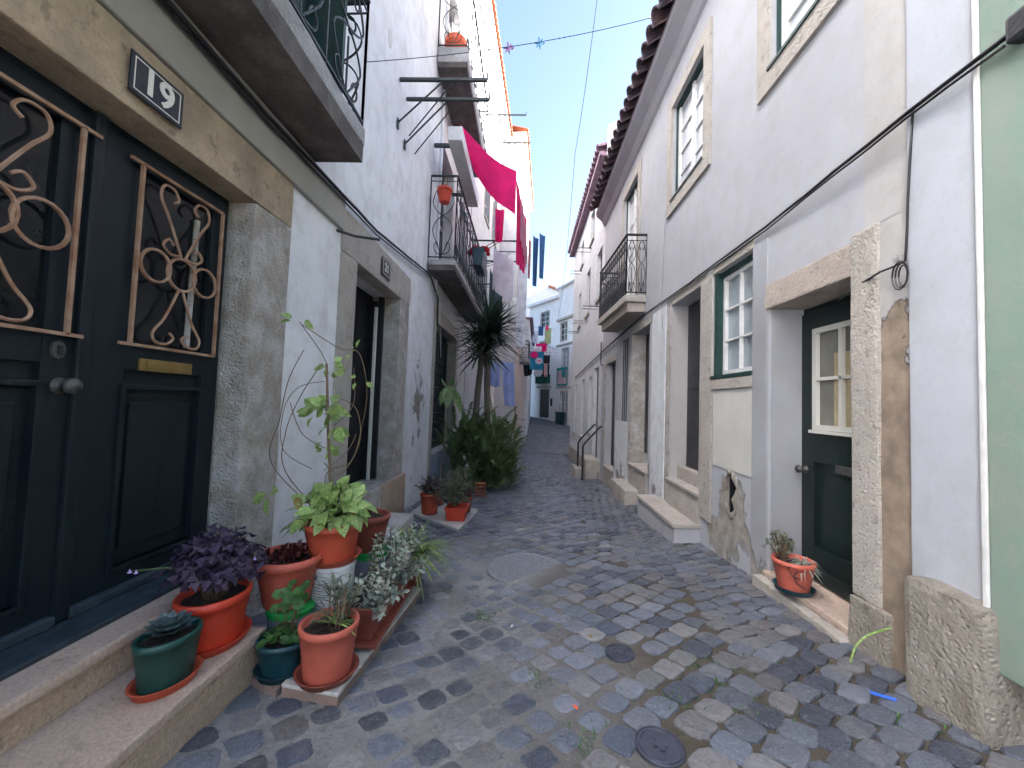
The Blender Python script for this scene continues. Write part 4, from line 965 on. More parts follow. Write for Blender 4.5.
# flower box with red towel
t = thing('planter_box', 'dark teal balcony box draped with a red towel', 'planter', (-1.25, 9.4, 4.75))
mesh('box', MB().prism([(-1.36, 9.0, 5.05), (-1.08, 9.0, 5.05), (-1.12, 9.0, 4.62), (-1.32, 9.0, 4.62)], (0, .85, 0)), 'bluepot', t, bevel=.015)
rt_ = []
for k_ in range(13): a = PI*k_/12; rt_.append((-1.22-.22*math.cos(a)*1.0, 9.3, 5.12+.10*math.sin(a)-(.18*abs(math.cos(a))**4)))
mesh('towel', MB().tube([(x, y+.25*math.sin(x*9), z) for x, y, z in rt_], [.05+.015*math.sin(k_*2.1) for k_ in range(13)], 8), 'red_cloth', t, smooth=True)
def pot(c, r, h, m, label, taper=.78, lip=.035, liph=.05, seg=32, sx=1, sy=1, rot=0, saucer=None, fill=.86, group=None, name='plant_pot', cat='potted plant', soil='soil', band=True):
    t = thing(name, label, cat, c, group)
    R0 = r*taper; prof = [(.001, 0), (R0, 0), (R0+(r-R0)*.8, h-liph-.0)]
    if band: prof = [(.001, 0), (R0*.97, 0), (R0, .01), (R0+(r-R0)*.55, h*.62), (R0+(r-R0)*.55+.004, h*.64), (R0+(r-R0)*.8, h-liph)]
    prof += [(r*1.0, h-liph), (r*1.02, h-liph*.5), (r, h), (r-.012, h+.002), (r-.016, h-.01), (r*fill-.004, h*.80), (.001, h*.80)]
    pm = mesh('pot', MB().lathe(prof, c, seg, sx, sy, rot), m, t, smooth=True)
    s_ = MB(); n = 14
    for j in range(n+1):
        rr = (r-.018)*j/n
        for q in range(seg):
            a = 2*PI*q/seg; x, y = rr*sx*math.cos(a), rr*sy*math.sin(a); X = c[0]+x*math.cos(rot)-y*math.sin(rot); Y = c[1]+x*math.sin(rot)+y*math.cos(rot)
            s_.v.append((X, Y, c[2]+h*.86+.012*mnoise.noise(Vector((X*30, Y*30, 1)))))
    for j in range(n):
        for q in range(seg): s_.f.append((j*seg+q, j*seg+(q+1) % seg, (j+1)*seg+(q+1) % seg, (j+1)*seg+q))
    mesh('soil', s_, soil, t)
    if saucer:
        rs = R0*1.28; mesh('saucer', MB().lathe([(.001, -.012), (rs*.9, -.012), (rs, .022), (rs+.008, .026), (rs-.008, .022), (rs*.88, .002), (.001, .002)], c, seg, sx, sy, rot), saucer, t, smooth=True)
    return t, c[2]+h*.86
def rnd_dir(minz=.1):
    while True:
        v = Vector((random.gauss(0, 1), random.gauss(0, 1), random.gauss(0, 1)))
        if v.length > .1:
            v.normalize()
            if v.z > minz: return v
# balcony pots
t, z = pot((-1.62, 7.55, 8.25), .22, .34, 'orange', 'round orange pot standing on the upper left balcony', 1.0, seg=20)
t, z = pot((-1.62, 7.13, 5.12), .14, .26, 'redpot', 'small red flowerpot hung on the end rail of lower left balcony', .7, seg=18)
st_ = MB()
for k_ in range(20):
    d = rnd_dir(.3); st_.tube([(-1.62, 7.13, z), tuple(Vector((-1.62, 7.13, z))+d*random.uniform(.15, .28))], .003, 3)
mesh('dry_stems', st_, 'stem', t)
# more brackets with washing further down
wbracket(14.0, 11.9, 1.5, 'iron', .8, 'dark laundry bracket high on left wall with upright pin', XL+.06)
wbracket(16.0, 12.2, 1.5, 'iron', .2, 'dark long laundry bracket high on the left nearer the eave', XL+.2)
wbracket(12.3, 6.55, 1.5, 'iron', .5, 'dark laundry bracket above the white sheet on left wall', XL)
wbracket(13.0, 6.15, 1.5, 'iron', .2, 'lowest dark laundry bracket carrying the white sheet', XL)
wbracket(17.5, 8.2, 1.2, 'iron', .5, 'thin laundry bracket near the white boiler', XL+.35)
hang('white_sheet', 'whitecl', (-1.2, 12.6, 6.45), (-.55, 12.8, 6.1), 1.35, 'pale creased sheet hanging in front of left wall', 'sheet', .03, 1.2, nu=18)
hang('white_sheet', 'whitecl', (-.42, 13.6, 6.35), (-.10, 13.7, 6.35), 2.9, 'long narrow white sheet hanging at the corner of the left houses', 'sheet', .03, 1.5)
hang('blue_shirt', 'bluecl', (-1.12, 12.0, 2.75), (-.83, 12.1, 2.72), .75, 'small pale blue shirt hanging beside the yucca', 'shirt', .03, 1.4, taper=-.1)
hang('blue_shirt', 'bluecl', (-.82, 12.4, 2.80), (-.42, 12.5, 2.75), 1.35, 'long pale blue shirt hanging lower left beyond the bush', 'shirt', .03, 1.8, taper=.2, slant=.12)
b = MB().tube([(-1.85, 11.95, 2.85), (-.35, 12.55, 2.76)], .004, 4); single('washing_line', b, 'cable', 'low washing line holding the two pale blue shirts', 'line')
for i_, (x, zt, dr, wd, m, lb_, tp) in enumerate([(.17, 7.9, 1.9, .22, 'denim', 'blue narrow garment hanging on high line, left of the pair', .2), (.42, 8.0, 1.7, .24, 'denim', 'blue narrow garment hanging on high line, right of the pair', .3), (-.07, 7.8, 1.5, .10, 'salmon', 'salmon pink garment on the high line', .2), (-.20, 7.6, 1.75, .09, 'greencl', 'dark green garment on the high line', .1)]):
    hang('hanging_garment', m, (x-wd/2, 15, zt), (x+wd/2, 15.3, zt), dr, lb_, 'garment', .02, 1.2, group='garments on the high line', taper=tp)
b = MB().tube([(-.45, 14.9, 7.95), (.5, 15.3, 8.05)], .005, 4); single('washing_line', b, 'cable', 'high washing line with narrow blue and salmon garments', 'line')
b = MB().lathe([(.001, 0), (.2, .02), (.22, .1), (.22, 1.0), (.2, 1.1), (.001, 1.12)], (-.75+.6, 17.2, 4.9), 16); b.v = [(x-.55, y, z) for x, y, z in b.v]
single('water_heater', b, 'white', 'white cylinder mounted high on left wall', 'water heater', smooth=True)
# far laundry
Y0 = 25.5
def fx(px): return (px-526)/400*Y0
def fz(py): return 1.5+(403-py)/400*Y0
b = MB().tube([(-.15, Y0, fz(341)), (fx(558), Y0+1.2, fz(345)-.05)], .008, 4); single('washing_line', b, 'cable', 'upper washing line across the far end of lane', 'line')
b = MB().tube([(-.15, Y0, fz(351)), (fx(556), Y0+.4, fz(351))], .008, 4); single('washing_line', b, 'cable', 'lower washing line across far end of lane', 'line')
tw = hang('towel', 'tealcl', (fx(528.5), Y0, fz(351)), (fx(542), Y0+.1, fz(351)), 18/400*Y0, 'turquoise towel with pink blot and white disc at the lane end', 'towel', .01, 1)
tl = tuple(tw.location)
kb = MB(); c_ = (fx(537.5), Y0-.06, fz(360.5)); kb.prism([(c_[0]+.24*math.cos(2*PI*k_/16), c_[1], c_[2]+.21*math.sin(2*PI*k_/16)) for k_ in range(16)], (0, .012, 0)); o = mesh('white_disc', kb, 'whitecl', None, off=tl); o.parent = tw
kb = MB(); kb.prism([(c_[0]-.12, c_[1]-.006, c_[2]-.02), (c_[0]+.02, c_[1]-.006, c_[2]-.02), (c_[0]+.02, c_[1]-.006, c_[2]-.08), (c_[0]+.14, c_[1]-.006, c_[2]), (c_[0]+.02, c_[1]-.006, c_[2]+.08), (c_[0]+.02, c_[1]-.006, c_[2]+.02), (c_[0]-.12, c_[1]-.006, c_[2]+.02)], (0, .005, 0)); o = mesh('red_arrow', kb, 'pink', None, off=tl); o.parent = tw
kb = MB(); c_ = (fx(532.5), Y0-.06, fz(354.5)); kb.prism([(c_[0]+(.24+.05*math.sin(k_*3))*math.cos(2*PI*k_/14), c_[1], c_[2]+.22*math.sin(2*PI*k_/14)) for k_ in range(14)], (0, .012, 0)); o = mesh('pink_blot', kb, 'pink', None, off=tl); o.parent = tw
hang('pink_cloth', 'pink', (fx(534), Y0+.3, fz(342)), (fx(545), Y0+.5, fz(341)), .55, 'pink cloth hanging above the turquoise towel', 'cloth', .08, 2)
hang('white_cloth', 'whitecl', (fx(530), Y0+.2, fz(345)), (fx(540), Y0+.3, fz(345)), .4, 'white cloth behind the pink cloth at lane end', 'cloth', .06, 2)
hang('white_cloth', 'whitecl', (fx(533), Y0+.8, fz(367)), (fx(540.5), Y0+.8, fz(367)), .5, 'white square cloth below the turquoise towel', 'cloth', .02, 1)
hang('white_cloth', 'whitecl', (fx(544), Y0+.9, fz(344)), (fx(553), Y0+1, fz(345)), .45, 'white cloth right of the pink cloth at lane end', 'cloth', .06, 2)
hang('dark_garment', 'darkcl', (fx(522), Y0, fz(365)), (fx(532.5), Y0+.1, fz(362)), .75, 'black garments hanging left under the turquoise towel', 'garment', .1, 2, taper=.3)
hang('dark_garment', 'darkcl', (fx(542.5), Y0+.6, fz(353)), (fx(549), Y0+.6, fz(353)), .55, 'dark blue square cloth right of the turquoise towel', 'garment', .02, 1)
for i_, (a, m) in enumerate([(543, 'darkcl'), (545, 'salmon'), (547, 'grey'), (548.5, 'darkcl')]):
    hang('hanging_garment', m, (fx(a-.9), Y0+1.2, fz(361)), (fx(a+.7), Y0+1.2, fz(361)), .85, ['narrow black garment left in the far row', 'narrow brownish pink garment in the far row', 'narrow grey garment in the far row', 'narrow black garment right in the far row'][i_], 'garment', .02, 1, group='narrow garments in the far row', taper=.1)
Y0 = 33.
hang('towel', 'lime', (fx(542.5), Y0, fz(327)), (fx(549), Y0, fz(327)), 1.3, 'pale lime cloth hanging below the far upper window', 'towel', .03, 1)
hang('towel', 'whitecl', (fx(542.5), Y0, fz(344)), (fx(549), Y0, fz(344)), .9, 'grey white cloth below the pale lime one', 'towel', .03, 1)
hang('towel', 'denim', (fx(536), Y0, fz(325)), (fx(541), Y0, fz(325)), .8, 'dark blue cloth left below the far upper window', 'towel', .05, 2)
hang('towel', 'pink', (fx(543.5), Y0-.2, fz(325)), (fx(546), Y0-.2, fz(325)), .35, 'small pink cloth below the far upper window', 'towel', .05, 2)
hang('towel', 'whitecl', (fx(530), Y0, fz(330)), (fx(536), Y0, fz(330)), 1.0, 'pale lilac cloth at far left balcony', 'towel', .04, 2)
b = MB().tube([(fx(529), Y0, fz(326)), (fx(553), Y0, fz(328))], .012, 4); single('washing_line', b, 'cable', 'washing line under the far upper window', 'line')
# green framed cloth on far facade
q = BG(.45, 2.35, .12, .16, 3.25, 4.75); fr = single('framed_cloth', q, 'blush', 'pale pink cloth framed in turquoise on far white wall', 'cloth')
fo = tuple(fr.location); b = MB()
for a in ((.40, .52, .165, .20, 3.2, 4.8), (2.28, 2.4, .165, .20, 3.2, 4.8), (.52, 2.28, .165, .20, 4.55, 4.8), (.52, 2.28, .165, .20, 3.2, 3.32), (1.4, 2.0, .165, .20, 3.9, 4.5)):
    q = BG(*a); k0 = len(b.v); b.v += q.v; b.f += [tuple(i+k0 for i in ff) for ff in q.f]
o = mesh('turquoise_trim', b, 'turq', None, off=fo); o.parent = fr
single('wall_box', BF(4.25, 4.45, .01, .12, 1.3, 2.0), 'ironb', 'small black box on far wall right of the dark door', 'box')

# ------------------------------------------------------------------ plants & pots, foreground left
Z1 = .24
# pallet slabs
sa = thing('stone_slab', 'reddish edged marble slab carrying the long planter and terracotta pot', 'slab', (-1.0, 2.6, 0))
pa = [(-1.17, 2.02), (-.86, 1.97), (-.80, 3.30), (-1.16, 3.42)]
gza = gz(-1, 2)
mesh('slab_body', MB().prism([(x, y, gz(x, y)-.02) for x, y in pa], (0, 0, .045+.02)), 'slab_edge', sa, bevel=.004)
mesh('slab_top', MB().prism([(x, y, gz(x, y)+.0455) for x, y in pa], (0, 0, .018)), 'slab', sa, bevel=.004)
sb = single('stone_slab', MB().prism([(x, y, gz(x, y)-.01) for x, y in [(-1.48, 2.14), (-1.185, 2.00), (-1.18, 3.4), (-1.5, 3.5)]], (0, 0, .05)), 'slab_edge', 'dull reddish stone slab under the small petrol pot and buckets', 'slab', bevel=.005)
zs = gz(-1, 2.1)+.064
# 1 green oval pot w/ echeveria
c = (-1.51, 1.73, Z1+.012)
t, z = pot(c, .128, .205, 'greenpot', 'dark green oval pot with a blue grey rosette succulent on the lower step', .80, liph=.03, sx=1., sy=.78, rot=PI/2*.9, saucer='terra')
b = MB(); P0 = Vector((c[0], c[1], z+.015))
for ring_, (n_, el, L) in enumerate([(7, 1.25, .04), (8, .95, .06), (9, .65, .08), (10, .35, .095), (9, .12, .10)]):
    for k_ in range(n_):
        a = 2*PI*(k_+.5*(ring_ % 2))/n_+random.uniform(-.1, .1); d = Vector((math.cos(a)*math.cos(el), math.sin(a)*math.cos(el), math.sin(el)))
        b.leaf(P0+Vector((0, 0, .03-.005*ring_)), d, (0, 0, 1), L, L*.62, .5, -.25)
mesh('rosette', b, 'leaf_succ', t, smooth=True)
# 2 red pot w/ purple oxalis
c = (-1.55, 2.03, Z1+.012)
t, z = pot(c, .178, .24, 'redpot', 'orange red oval pot of purple oxalis on the lower step', .80, liph=.04, sx=1, sy=.85, rot=PI/2, saucer='redpot')
b = MB(); s_ = MB(); P0 = Vector((c[0], c[1], z))
for k_ in range(260):
    d = rnd_dir(.10); r_ = random.uniform(.10, .27); tip = P0+Vector((d.x*r_*.85, d.y*r_*.85, .10+d.z*r_*.95))
    if k_ % 2: s_.tube([P0+Vector((d.x*.05, d.y*.05, 0)), P0.lerp(tip, .5)+Vector((0, 0, .04)), tip], .0018, 3, False)
    a0 = random.random()*6; nn = (d+Vector((random.uniform(-.6, .6), random.uniform(-.8, .4), random.uniform(-.2, .8)))).normalized()
    sd = nn.orthogonal().normalized(); s2 = nn.cross(sd)
    for q in range(3):
        a = a0+q*2*PI/3; dd = sd*math.cos(a)+s2*math.sin(a)-nn*.25; L = random.uniform(.032, .048); sdv = dd.cross(nn).normalized(); vv = random.random(); i0 = len(b.v)
        b.v += [tuple(tip), tuple(tip+dd*L+sdv*L*.62), tuple(tip+dd*L*.85-nn*.006), tuple(tip+dd*L-sdv*L*.62)]; b.c += [vv]*4
        b.f += [(i0, i0+1, i0+2), (i0, i0+2, i0+3)]
mesh('leaves', b, 'leaf_purple', t); mesh('stems', s_, 'stem', t)
b = MB(); s_ = MB()
for px_ in [(-1.72, 1.74, .70), (-1.71, 1.76, .69), (-1.36, 2.04, .66), (-1.42, 1.94, .60)]:
    p = Vector(px_); s_.tube([P0, P0.lerp(p, .6)+Vector((0, 0, .07)), p], .0015, 3, False); b.lathe([(.002, .008), (.004, 0), (.009, -.008)], tuple(p), 5)
mesh('flowers', b, 'flower', t); mesh('flower_stalks', s_, 'stemg', t)
# 3 bucket with green lid + big dusty terracotta pot with red succulent
c = (-1.36, 2.40, gz(-1.3, 2.4)+.045)
t = thing('plastic_bucket', 'cloudy plastic bucket with bright green lid under a wide pot', 'bucket', c)
mesh('bucket', MB().lathe([(.001, 0), (.112, 0), (.122, .20), (.125, .215)], c, 32), 'bucket', t, smooth=True)
mesh('lid', MB().lathe([(.126, .200), (.131, .210), (.131, .230), (.124, .236), (.001, .232)], c, 32), 'lid', t, smooth=False)
c = (-1.40, 2.42, c[2]+.240)
t, z = pot(c, .190, .285, 'terra2', 'wide dusty terracotta pot of dark red succulents on the green lidded bucket', .66, liph=.045)
b = MB()
for k_ in range(60):
    a = random.random()*2*PI; rr = random.uniform(0, .15); p = Vector((c[0]+rr*math.cos(a), c[1]+rr*math.sin(a), z+random.uniform(.0, .06))); d = rnd_dir(.2)
    for q in range(4): b.leaf(p, (d+rnd_dir(-.9)*.9).normalized(), d, random.uniform(.03, .05), .028, .4, .1)
mesh('leaves', b, 'leaf_red', t, smooth=True)
# 4 white tub + big orange pot with lime syngonium
c = (-1.19, 2.56, zs)
t = thing('plastic_tub', 'white plastic tub with printed label under the lime leaved plant', 'tub', c)
mesh('tub', MB().lathe([(.001, 0), (.115, 0), (.128, .37), (.134, .375), (.134, .395), (.001, .395)], c, 36), 'tub', t, smooth=False)
b = MB()
for k_ in range(13):
    z = c[2]+.08+k_*.018; a0 = -2.1+random.uniform(0, .1); a1 = -1.45+random.uniform(-.35, .1)
    for q in range(8):
        a = a0+(a1-a0)*q/8; an = a0+(a1-a0)*(q+.8)/8; r_ = .1215+(z-c[2])*.035
        b.quad((c[0]+r_*math.cos(a), c[1]+r_*math.sin(a), z), (c[0]+r_*math.cos(an), c[1]+r_*math.sin(an), z), (c[0]+r_*math.cos(an), c[1]+r_*math.sin(an), z+.005), (c[0]+r_*math.cos(a), c[1]+r_*math.sin(a), z+.005))
z = c[2]+.325
for a0, a1 in ((-2.1, -2.0), (-1.97, -1.88)):
    r_ = .133; b.quad((c[0]+r_*math.cos(a0), c[1]+r_*math.sin(a0), z), (c[0]+r_*math.cos(a1), c[1]+r_*math.sin(a1), z), (c[0]+r_*math.cos(a1), c[1]+r_*math.sin(a1), z+.03), (c[0]+r_*math.cos(a0), c[1]+r_*math.sin(a0), z+.03))
mesh('printed_label', b, 'ink', t)
c = (-1.215, 2.58, c[2]+.41)
t, z = pot(c, .175, .235, 'terra', 'large orange pot with lime variegated arrowhead leaves and a tall climbing stem', .76, liph=.04, saucer='terra')
TP, P0 = t, Vector((c[0], c[1], z))
b = MB(); s_ = MB()
for k_ in range(120):
    d = rnd_dir(.08); r_ = random.uniform(.08, .21); tip = P0+Vector((d.x*r_, d.y*r_, .03+d.z*r_*.8))
    s_.tube([P0, P0.lerp(tip, .6)+Vector((0, 0, .03)), tip], .0025, 4, False)
    L = random.uniform(.080, .125); b.leaf(tip+Vector((0, 0, .03)), (d*.55+Vector((random.uniform(-.5, .5), random.uniform(-.5, .5), -.75+1.2*d.z))).normalized(), (d+Vector((0, -.35, .5))).normalized(), L, L*.74, .3, .25)
for k_ in range(14):   # lower left ones at wall
    d = Vector((-1, random.uniform(-.4, .3), random.uniform(-.1, .6))).normalized(); tip = P0+d*random.uniform(.14, .24); L = random.uniform(.09, .13); b.leaf(tip, (d+Vector((0, 0, -.4))).normalized(), (0, 0, 1), L, L*.6, .25, .3)
mesh('leaves', b, 'leaf_lime', t, smooth=True); mesh('stems', s_, 'stemg', t)
# climbing stem: tall to z~2.1
s_ = MB(); base = P0
def W3(y, z, x=-1.35): return Vector((x, y, z))
pole_top = Vector((-1.36, 2.66, 1.72)); s_.tube([P0, P0.lerp(pole_top, .5)+Vector((-.01, 0, 0)), pole_top], [.011, .010, .008], 6)
import itertools
vines = [[P0, (-1.42, 2.52, 1.0), (-1.46, 2.55, 1.25), (-1.40, 2.6, 1.5), (-1.30, 2.66, 1.72)],
         [P0, (-1.28, 2.75, .95), (-1.12, 2.78, 1.05), (-1.03, 2.72, 1.3), (-1.0, 2.70, 1.55), (-1.06, 2.68, 1.80), (-1.2, 2.68, 1.83), (-1.42, 2.6, 1.97)],
         [pole_top, (-1.33, 2.66, 1.82), (-1.45, 2.62, 1.99)], [P0, (-1.5, 2.5, 1.05), (-1.47, 2.5, 1.35), (-1.44, 2.52, 1.6), (-1.40, 2.6, 1.8)],
         [(-1.25, 2.66, 1.15), (-1.38, 2.6, 1.25), (-1.46, 2.58, 1.45)], [(-1.25, 2.66, 1.0), (-1.12, 2.7, 1.12), (-1.05, 2.68, 1.25)], [(-1.2, 2.66, 1.3), (-1.08, 2.68, 1.45), (-1.10, 2.7, 1.7)], [(-1.25, 2.66, 1.05), (-1.10, 2.6, 1.0), (-1.0, 2.62, 1.2), (-1.05, 2.66, 1.42), (-1.2, 2.66, 1.5)], [(-1.28, 2.66, 1.6), (-1.42, 2.6, 1.55), (-1.48, 2.55, 1.4), (-1.45, 2.52, 1.15), (-1.3, 2.6, 1.02)]]
for v in vines:
    v = [Vector(p) if isinstance(p, Vector) else Vector(p)+Vector((-.09, 0, 0)) for p in v]; pts = []
    for i in range(len(v)-1):
        for q in range(5):
            t_ = q/5; p = v[i].lerp(v[i+1], t_); pts.append(p+Vector((.02*math.sin(i*2+t_*6), .01, .012*math.sin(t_*5+i))))
    s_.tube(smooth_pts(v, 7), .003, 4, False)
mesh('climbing_stem', s_, 'stem', TP)
b = MB()
for p, n_, L in [((-1.23, 2.67, 1.42), 14, .11), ((-1.20, 2.67, 1.30), 12, .10), ((-1.30, 2.66, 1.38), 7, .10), ((-1.24, 2.69, 1.70), 8, .08), ((-1.25, 2.67, 1.10), 6, .08), ((-1.45, 2.61, 1.99), 4, .07), ((-1.07, 2.68, 1.80), 4, .06), ((-1.03, 2.68, 1.62), 3, .06), ((-1.22, 2.66, 1.20), 4, .07), ((-1.45, 2.45, .90), 3, .12)]:
    for q in range(n_):
        d = rnd_dir(-.7); b.leaf(Vector(p)+Vector((-.10, 0, 0))+d*.04, (d+Vector((0, 0, -.3))).normalized(), (d.y, -1, .4), L*random.uniform(.7, 1.2), L*.6, .3, .3)
mesh('climbing_leaves', b, 'leaf_lime', TP, smooth=True)
b = MB(); b.leaf((-1.43, 2.5, .86), (.4, -.3, -.35), (0, -.5, 1), .12, .05, .3, .3); mesh('yellow_leaf', b, 'leaf_yellow', TP)
# 5 pot behind
t2 = thing('plastic_tub', 'dark tub with green lid behind the white tub', 'tub', (-1.10, 2.95, zs)); mesh('tub', MB().lathe([(.001, 0), (.10, 0), (.12, .30)], (-1.10, 2.95, zs), 24), 'bucket', t2, smooth=True)
mesh('lid', MB().lathe([(.13, .295), (.135, .30), (.135, .335), (.001, .338)], (-1.10, 2.95, zs), 24), 'lid', t2)
c = (-1.13, 2.95, zs+.34)
t, z = pot(c, .155, .25, 'terrad', 'dark terracotta pot nearly empty behind the lime leaved plant', .72, liph=.035)
b = MB()
for k_ in range(8): d = rnd_dir(.3); b.leaf(Vector((c[0], c[1], z))+d*.03, d, (0, 0, 1), .07, .04)
mesh('leaves', b, 'leaf_dark', t)
# 6 petrol pot with geranium/strawberry leaves
c = (-1.245, 2.13, gz(-1.2, 2.1)+.055)
t, z = pot(c, .125, .17, 'bluepot', 'small petrol green oval pot with round fresh green leaves', .76, liph=.028, sx=1, sy=.85, saucer='bluepot')
b = MB(); s_ = MB(); P0 = Vector((c[0], c[1], z))
def roundleaf(b, p, nrm, r, n=9):
    nrm = Vector(nrm).normalized(); a = nrm.orthogonal().normalized(); c2 = nrm.cross(a); i0 = len(b.v); vv = random.random(); a0 = random.random()*6
    b.v.append(tuple(p-nrm*r*.15)); b.c.append(vv)
    for q in range(n+1):
        an = a0+2*PI*.93*q/n; rr = r*(1+.10*math.cos(q*PI)); b.v.append(tuple(p+(a*math.cos(an)+c2*math.sin(an))*rr)); b.c.append(vv)
    for q in range(n): b.f.append((i0, i0+1+q, i0+2+q))
for k_ in range(60):
    d = rnd_dir(.2); r_ = random.uniform(.04, .13); tip = P0+Vector((d.x*r_, d.y*r_*.9, .02+d.z*.06)); roundleaf(b, tip, d+Vector((0, 0, 1.2)), random.uniform(.016, .027)); s_.tube([P0, tip], .0015, 3, False)
for k_ in range(16):
    tip = P0+Vector((random.uniform(-.06, .08), random.uniform(-.02, .1), random.uniform(.17, .27))); roundleaf(b, tip, Vector((random.uniform(-.6, .6), -.6, .9)), random.uniform(.024, .036))
    s_.tube([P0+Vector((tip.x-P0.x, tip.y-P0.y, 0))*.5, tip], .0018, 3, False)
mesh('leaves', b, 'leaf_green', t); mesh('stems', s_, 'stem', t)
# 7 salmon pot
c = (-.985, 2.11, zs+.014)
t, z = pot(c, .145, .26, 'terra2', 'salmon terracotta pot with thin grassy leaves at front of the marble slab', .80, liph=.035, saucer='terrad')
b = MB(); s_ = MB(); b2 = MB(); P0 = Vector((c[0], c[1], z))
for k_ in range(130):
    d = rnd_dir(.3); st0 = P0+Vector((random.uniform(-.03, .08), random.uniform(-.02, .10), random.uniform(0, .22))); b.blade(st0, d, (0, 0, 1), random.uniform(.08, .16), .009, .35)
for k_ in range(9):
    o = Vector((random.uniform(-.02, .06), random.uniform(-.02, .08), 0)); s_.tube([P0+o, P0+o*1.6+Vector((0, 0, .18))], .004, 4)
for k_ in range(16):
    d = rnd_dir(.1); b2.blade(P0+Vector((.03, .0, .02)), d, (0, 0, 1), random.uniform(.10, .16), .014, .5)
mesh('grassy_leaves', b, 'leaf_olive', t); mesh('stems', s_, 'stem', t); mesh('strap_leaves', b2, 'leaf_spider', t)
for k_ in range(60):
    pass
# 8 long planter with grey kalanchoe
t = thing('planter_box', 'long dark terracotta window box full of grey green kalanchoe', 'planter', (-.93, 2.85, zs))
def trough(x0, x1, y0, y1, z0, h, tp, th=.014):
    b = MB(); o = [(x0+tp, y0+tp, z0), (x1-tp, y0+tp, z0), (x1-tp, y1-tp, z0), (x0+tp, y1-tp, z0)]; T = [(x0, y0, z0+h), (x1, y0, z0+h), (x1, y1, z0+h), (x0, y1, z0+h)]
    I = [(x0+th, y0+th, z0+h), (x1-th, y0+th, z0+h), (x1-th, y1-th, z0+h), (x0+th, y1-th, z0+h)]; I2 = [(x, y, z0+h*.8) for x, y, z in I]
    b.v = o+T+I+I2; b.f = [(3, 2, 1, 0)]+[(i, (i+1) % 4, 4+(i+1) % 4, 4+i) for i in range(4)]+[(4+i, 4+(i+1) % 4, 8+(i+1) % 4, 8+i) for i in range(4)]+[(8+i, 8+(i+1) % 4, 12+(i+1) % 4, 12+i) for i in range(4)]+[(12, 13, 14, 15)]
    return b
mesh('box', trough(-1.04, -.84, 2.36, 3.18, zs+.02, .19, .02), 'terrad', t, bevel=.006)
mesh('rim', MB().box(-1.045, -.835, 2.355, 2.365, zs+.17, zs+.205), 'terrad', t)
mesh('rim', MB().box(-.8395, -.832, 2.3655, 3.185, zs+.17, zs+.205), 'terrad', t)
mesh('tray', MB().box(-1.07, -.815, 2.33, 3.20, zs, zs+.019), 'terrad', t, bevel=.008)
mesh('soil', MB().box(-1.02, -.86, 2.38, 3.16, zs+.13, zs+.185), 'soil', t)
b = MB(); b2 = MB(); s_ = MB()
for k_ in range(90):
    y = random.uniform(2.42, 3.14); x = random.uniform(-1.03, -.84); p0 = Vector((x, y, zs+.18)); d = Vector((random.gauss(.15, .45), random.gauss(-.1, .4), 1)).normalized(); L = random.uniform(.10, .30)*(1.15 if y > 2.7 else .9)
    if random.random() < .28: d = Vector((.8, random.gauss(-.3, .4), .35)).normalized(); L = random.uniform(.1, .18)
    s_.tube([p0, p0+d*L], .0035, 4, False); n_ = int(L/.022)
    a0 = random.random()*3
    for q in range(n_+1):
        p = p0+d*L*q/max(n_, 1)
        for e in range(2):
            a = a0+q*PI/2+e*PI; sd = d.orthogonal().normalized(); s2 = d.cross(sd); dd = (sd*math.cos(a)+s2*math.sin(a)+d*.35).normalized(); ll = random.uniform(.045, .068)*(1-.3*q/(n_+1))
            (b if random.random() < .72 else b2).leaf(p, dd, d, ll, ll*.58, .35, -.1)
mesh('leaves', b, 'leaf_grey', t, smooth=True); mesh('pinkish_leaves', b2, 'leaf_greyp', t, smooth=True); mesh('stems', s_, 'stemg', t)
# spider plant
c = (-.93, 3.38, gz(-.9, 3.4)+.07)
t, z = pot((c[0], c[1], c[2]), .13, .26, 'terrad', 'arching striped spider plant behind the long planter', .75, liph=.03)
b = MB()
for k_ in range(210):
    d = rnd_dir(.3); b.blade(Vector((c[0], c[1], z))+Vector((d.x, d.y, 0))*.03, d, (0, 0, 1), random.uniform(.26, .50), .017, random.uniform(.35, .8), 6)
mesh('leaves', b, 'leaf_spider', t)
# ------------------------------------------------------------------ second group by the wall
zg = gz(-1.2, 6)
s2_ = single('stone_slab', MB().prism([(x, y, gz(x, y)-.03) for x, y in [(-1.72, 6.2), (-.82, 5.30), (-.74, 6.72), (-1.75, 7.3)]], (0, 0, .085)), 'slab', 'pale stone slab carrying the reddish shrub pots near the bush', 'slab', bevel=.006)
zg += .06
def shrub(c, z, n, R_, H_, m, t, L=(.03, .05), wf=.35, stems='stem'):
    b = MB(); s_ = MB(); P0 = Vector((c[0], c[1], z))
    for k_ in range(n//14):
        d = rnd_dir(.25); tip = P0+Vector((d.x*R_, d.y*R_, d.z*H_))*random.uniform(.7, 1.05); mid = P0.lerp(tip, .5)+Vector((0, 0, .04)); s_.tube([P0, mid, tip], .004, 4, False)
        for q in range(14):
            u = random.uniform(.2, 1.05); p = (P0.lerp(mid, u*2) if u < .5 else mid.lerp(tip, u*2-1))+Vector((random.gauss(0, 1), random.gauss(0, 1), random.gauss(0, 1)))*R_*.06
            dd = (rnd_dir(-.6)+d*.6).normalized(); l = random.uniform(*L); b.leaf(p, dd, rnd_dir(0), l, l*wf, .2, .2)
    mesh('leaves', b, m, t); mesh('stems', s_, stems, t)
t, z = pot((-1.42, 6.15, zg), .15, .30, 'terra', 'tall terracotta pot of reddish brown succulent against the left wall', .78, liph=.03); shrub((-1.42, 6.15), z, 500, .24, .34, 'leaf_brown', t, (.04, .06), .4)
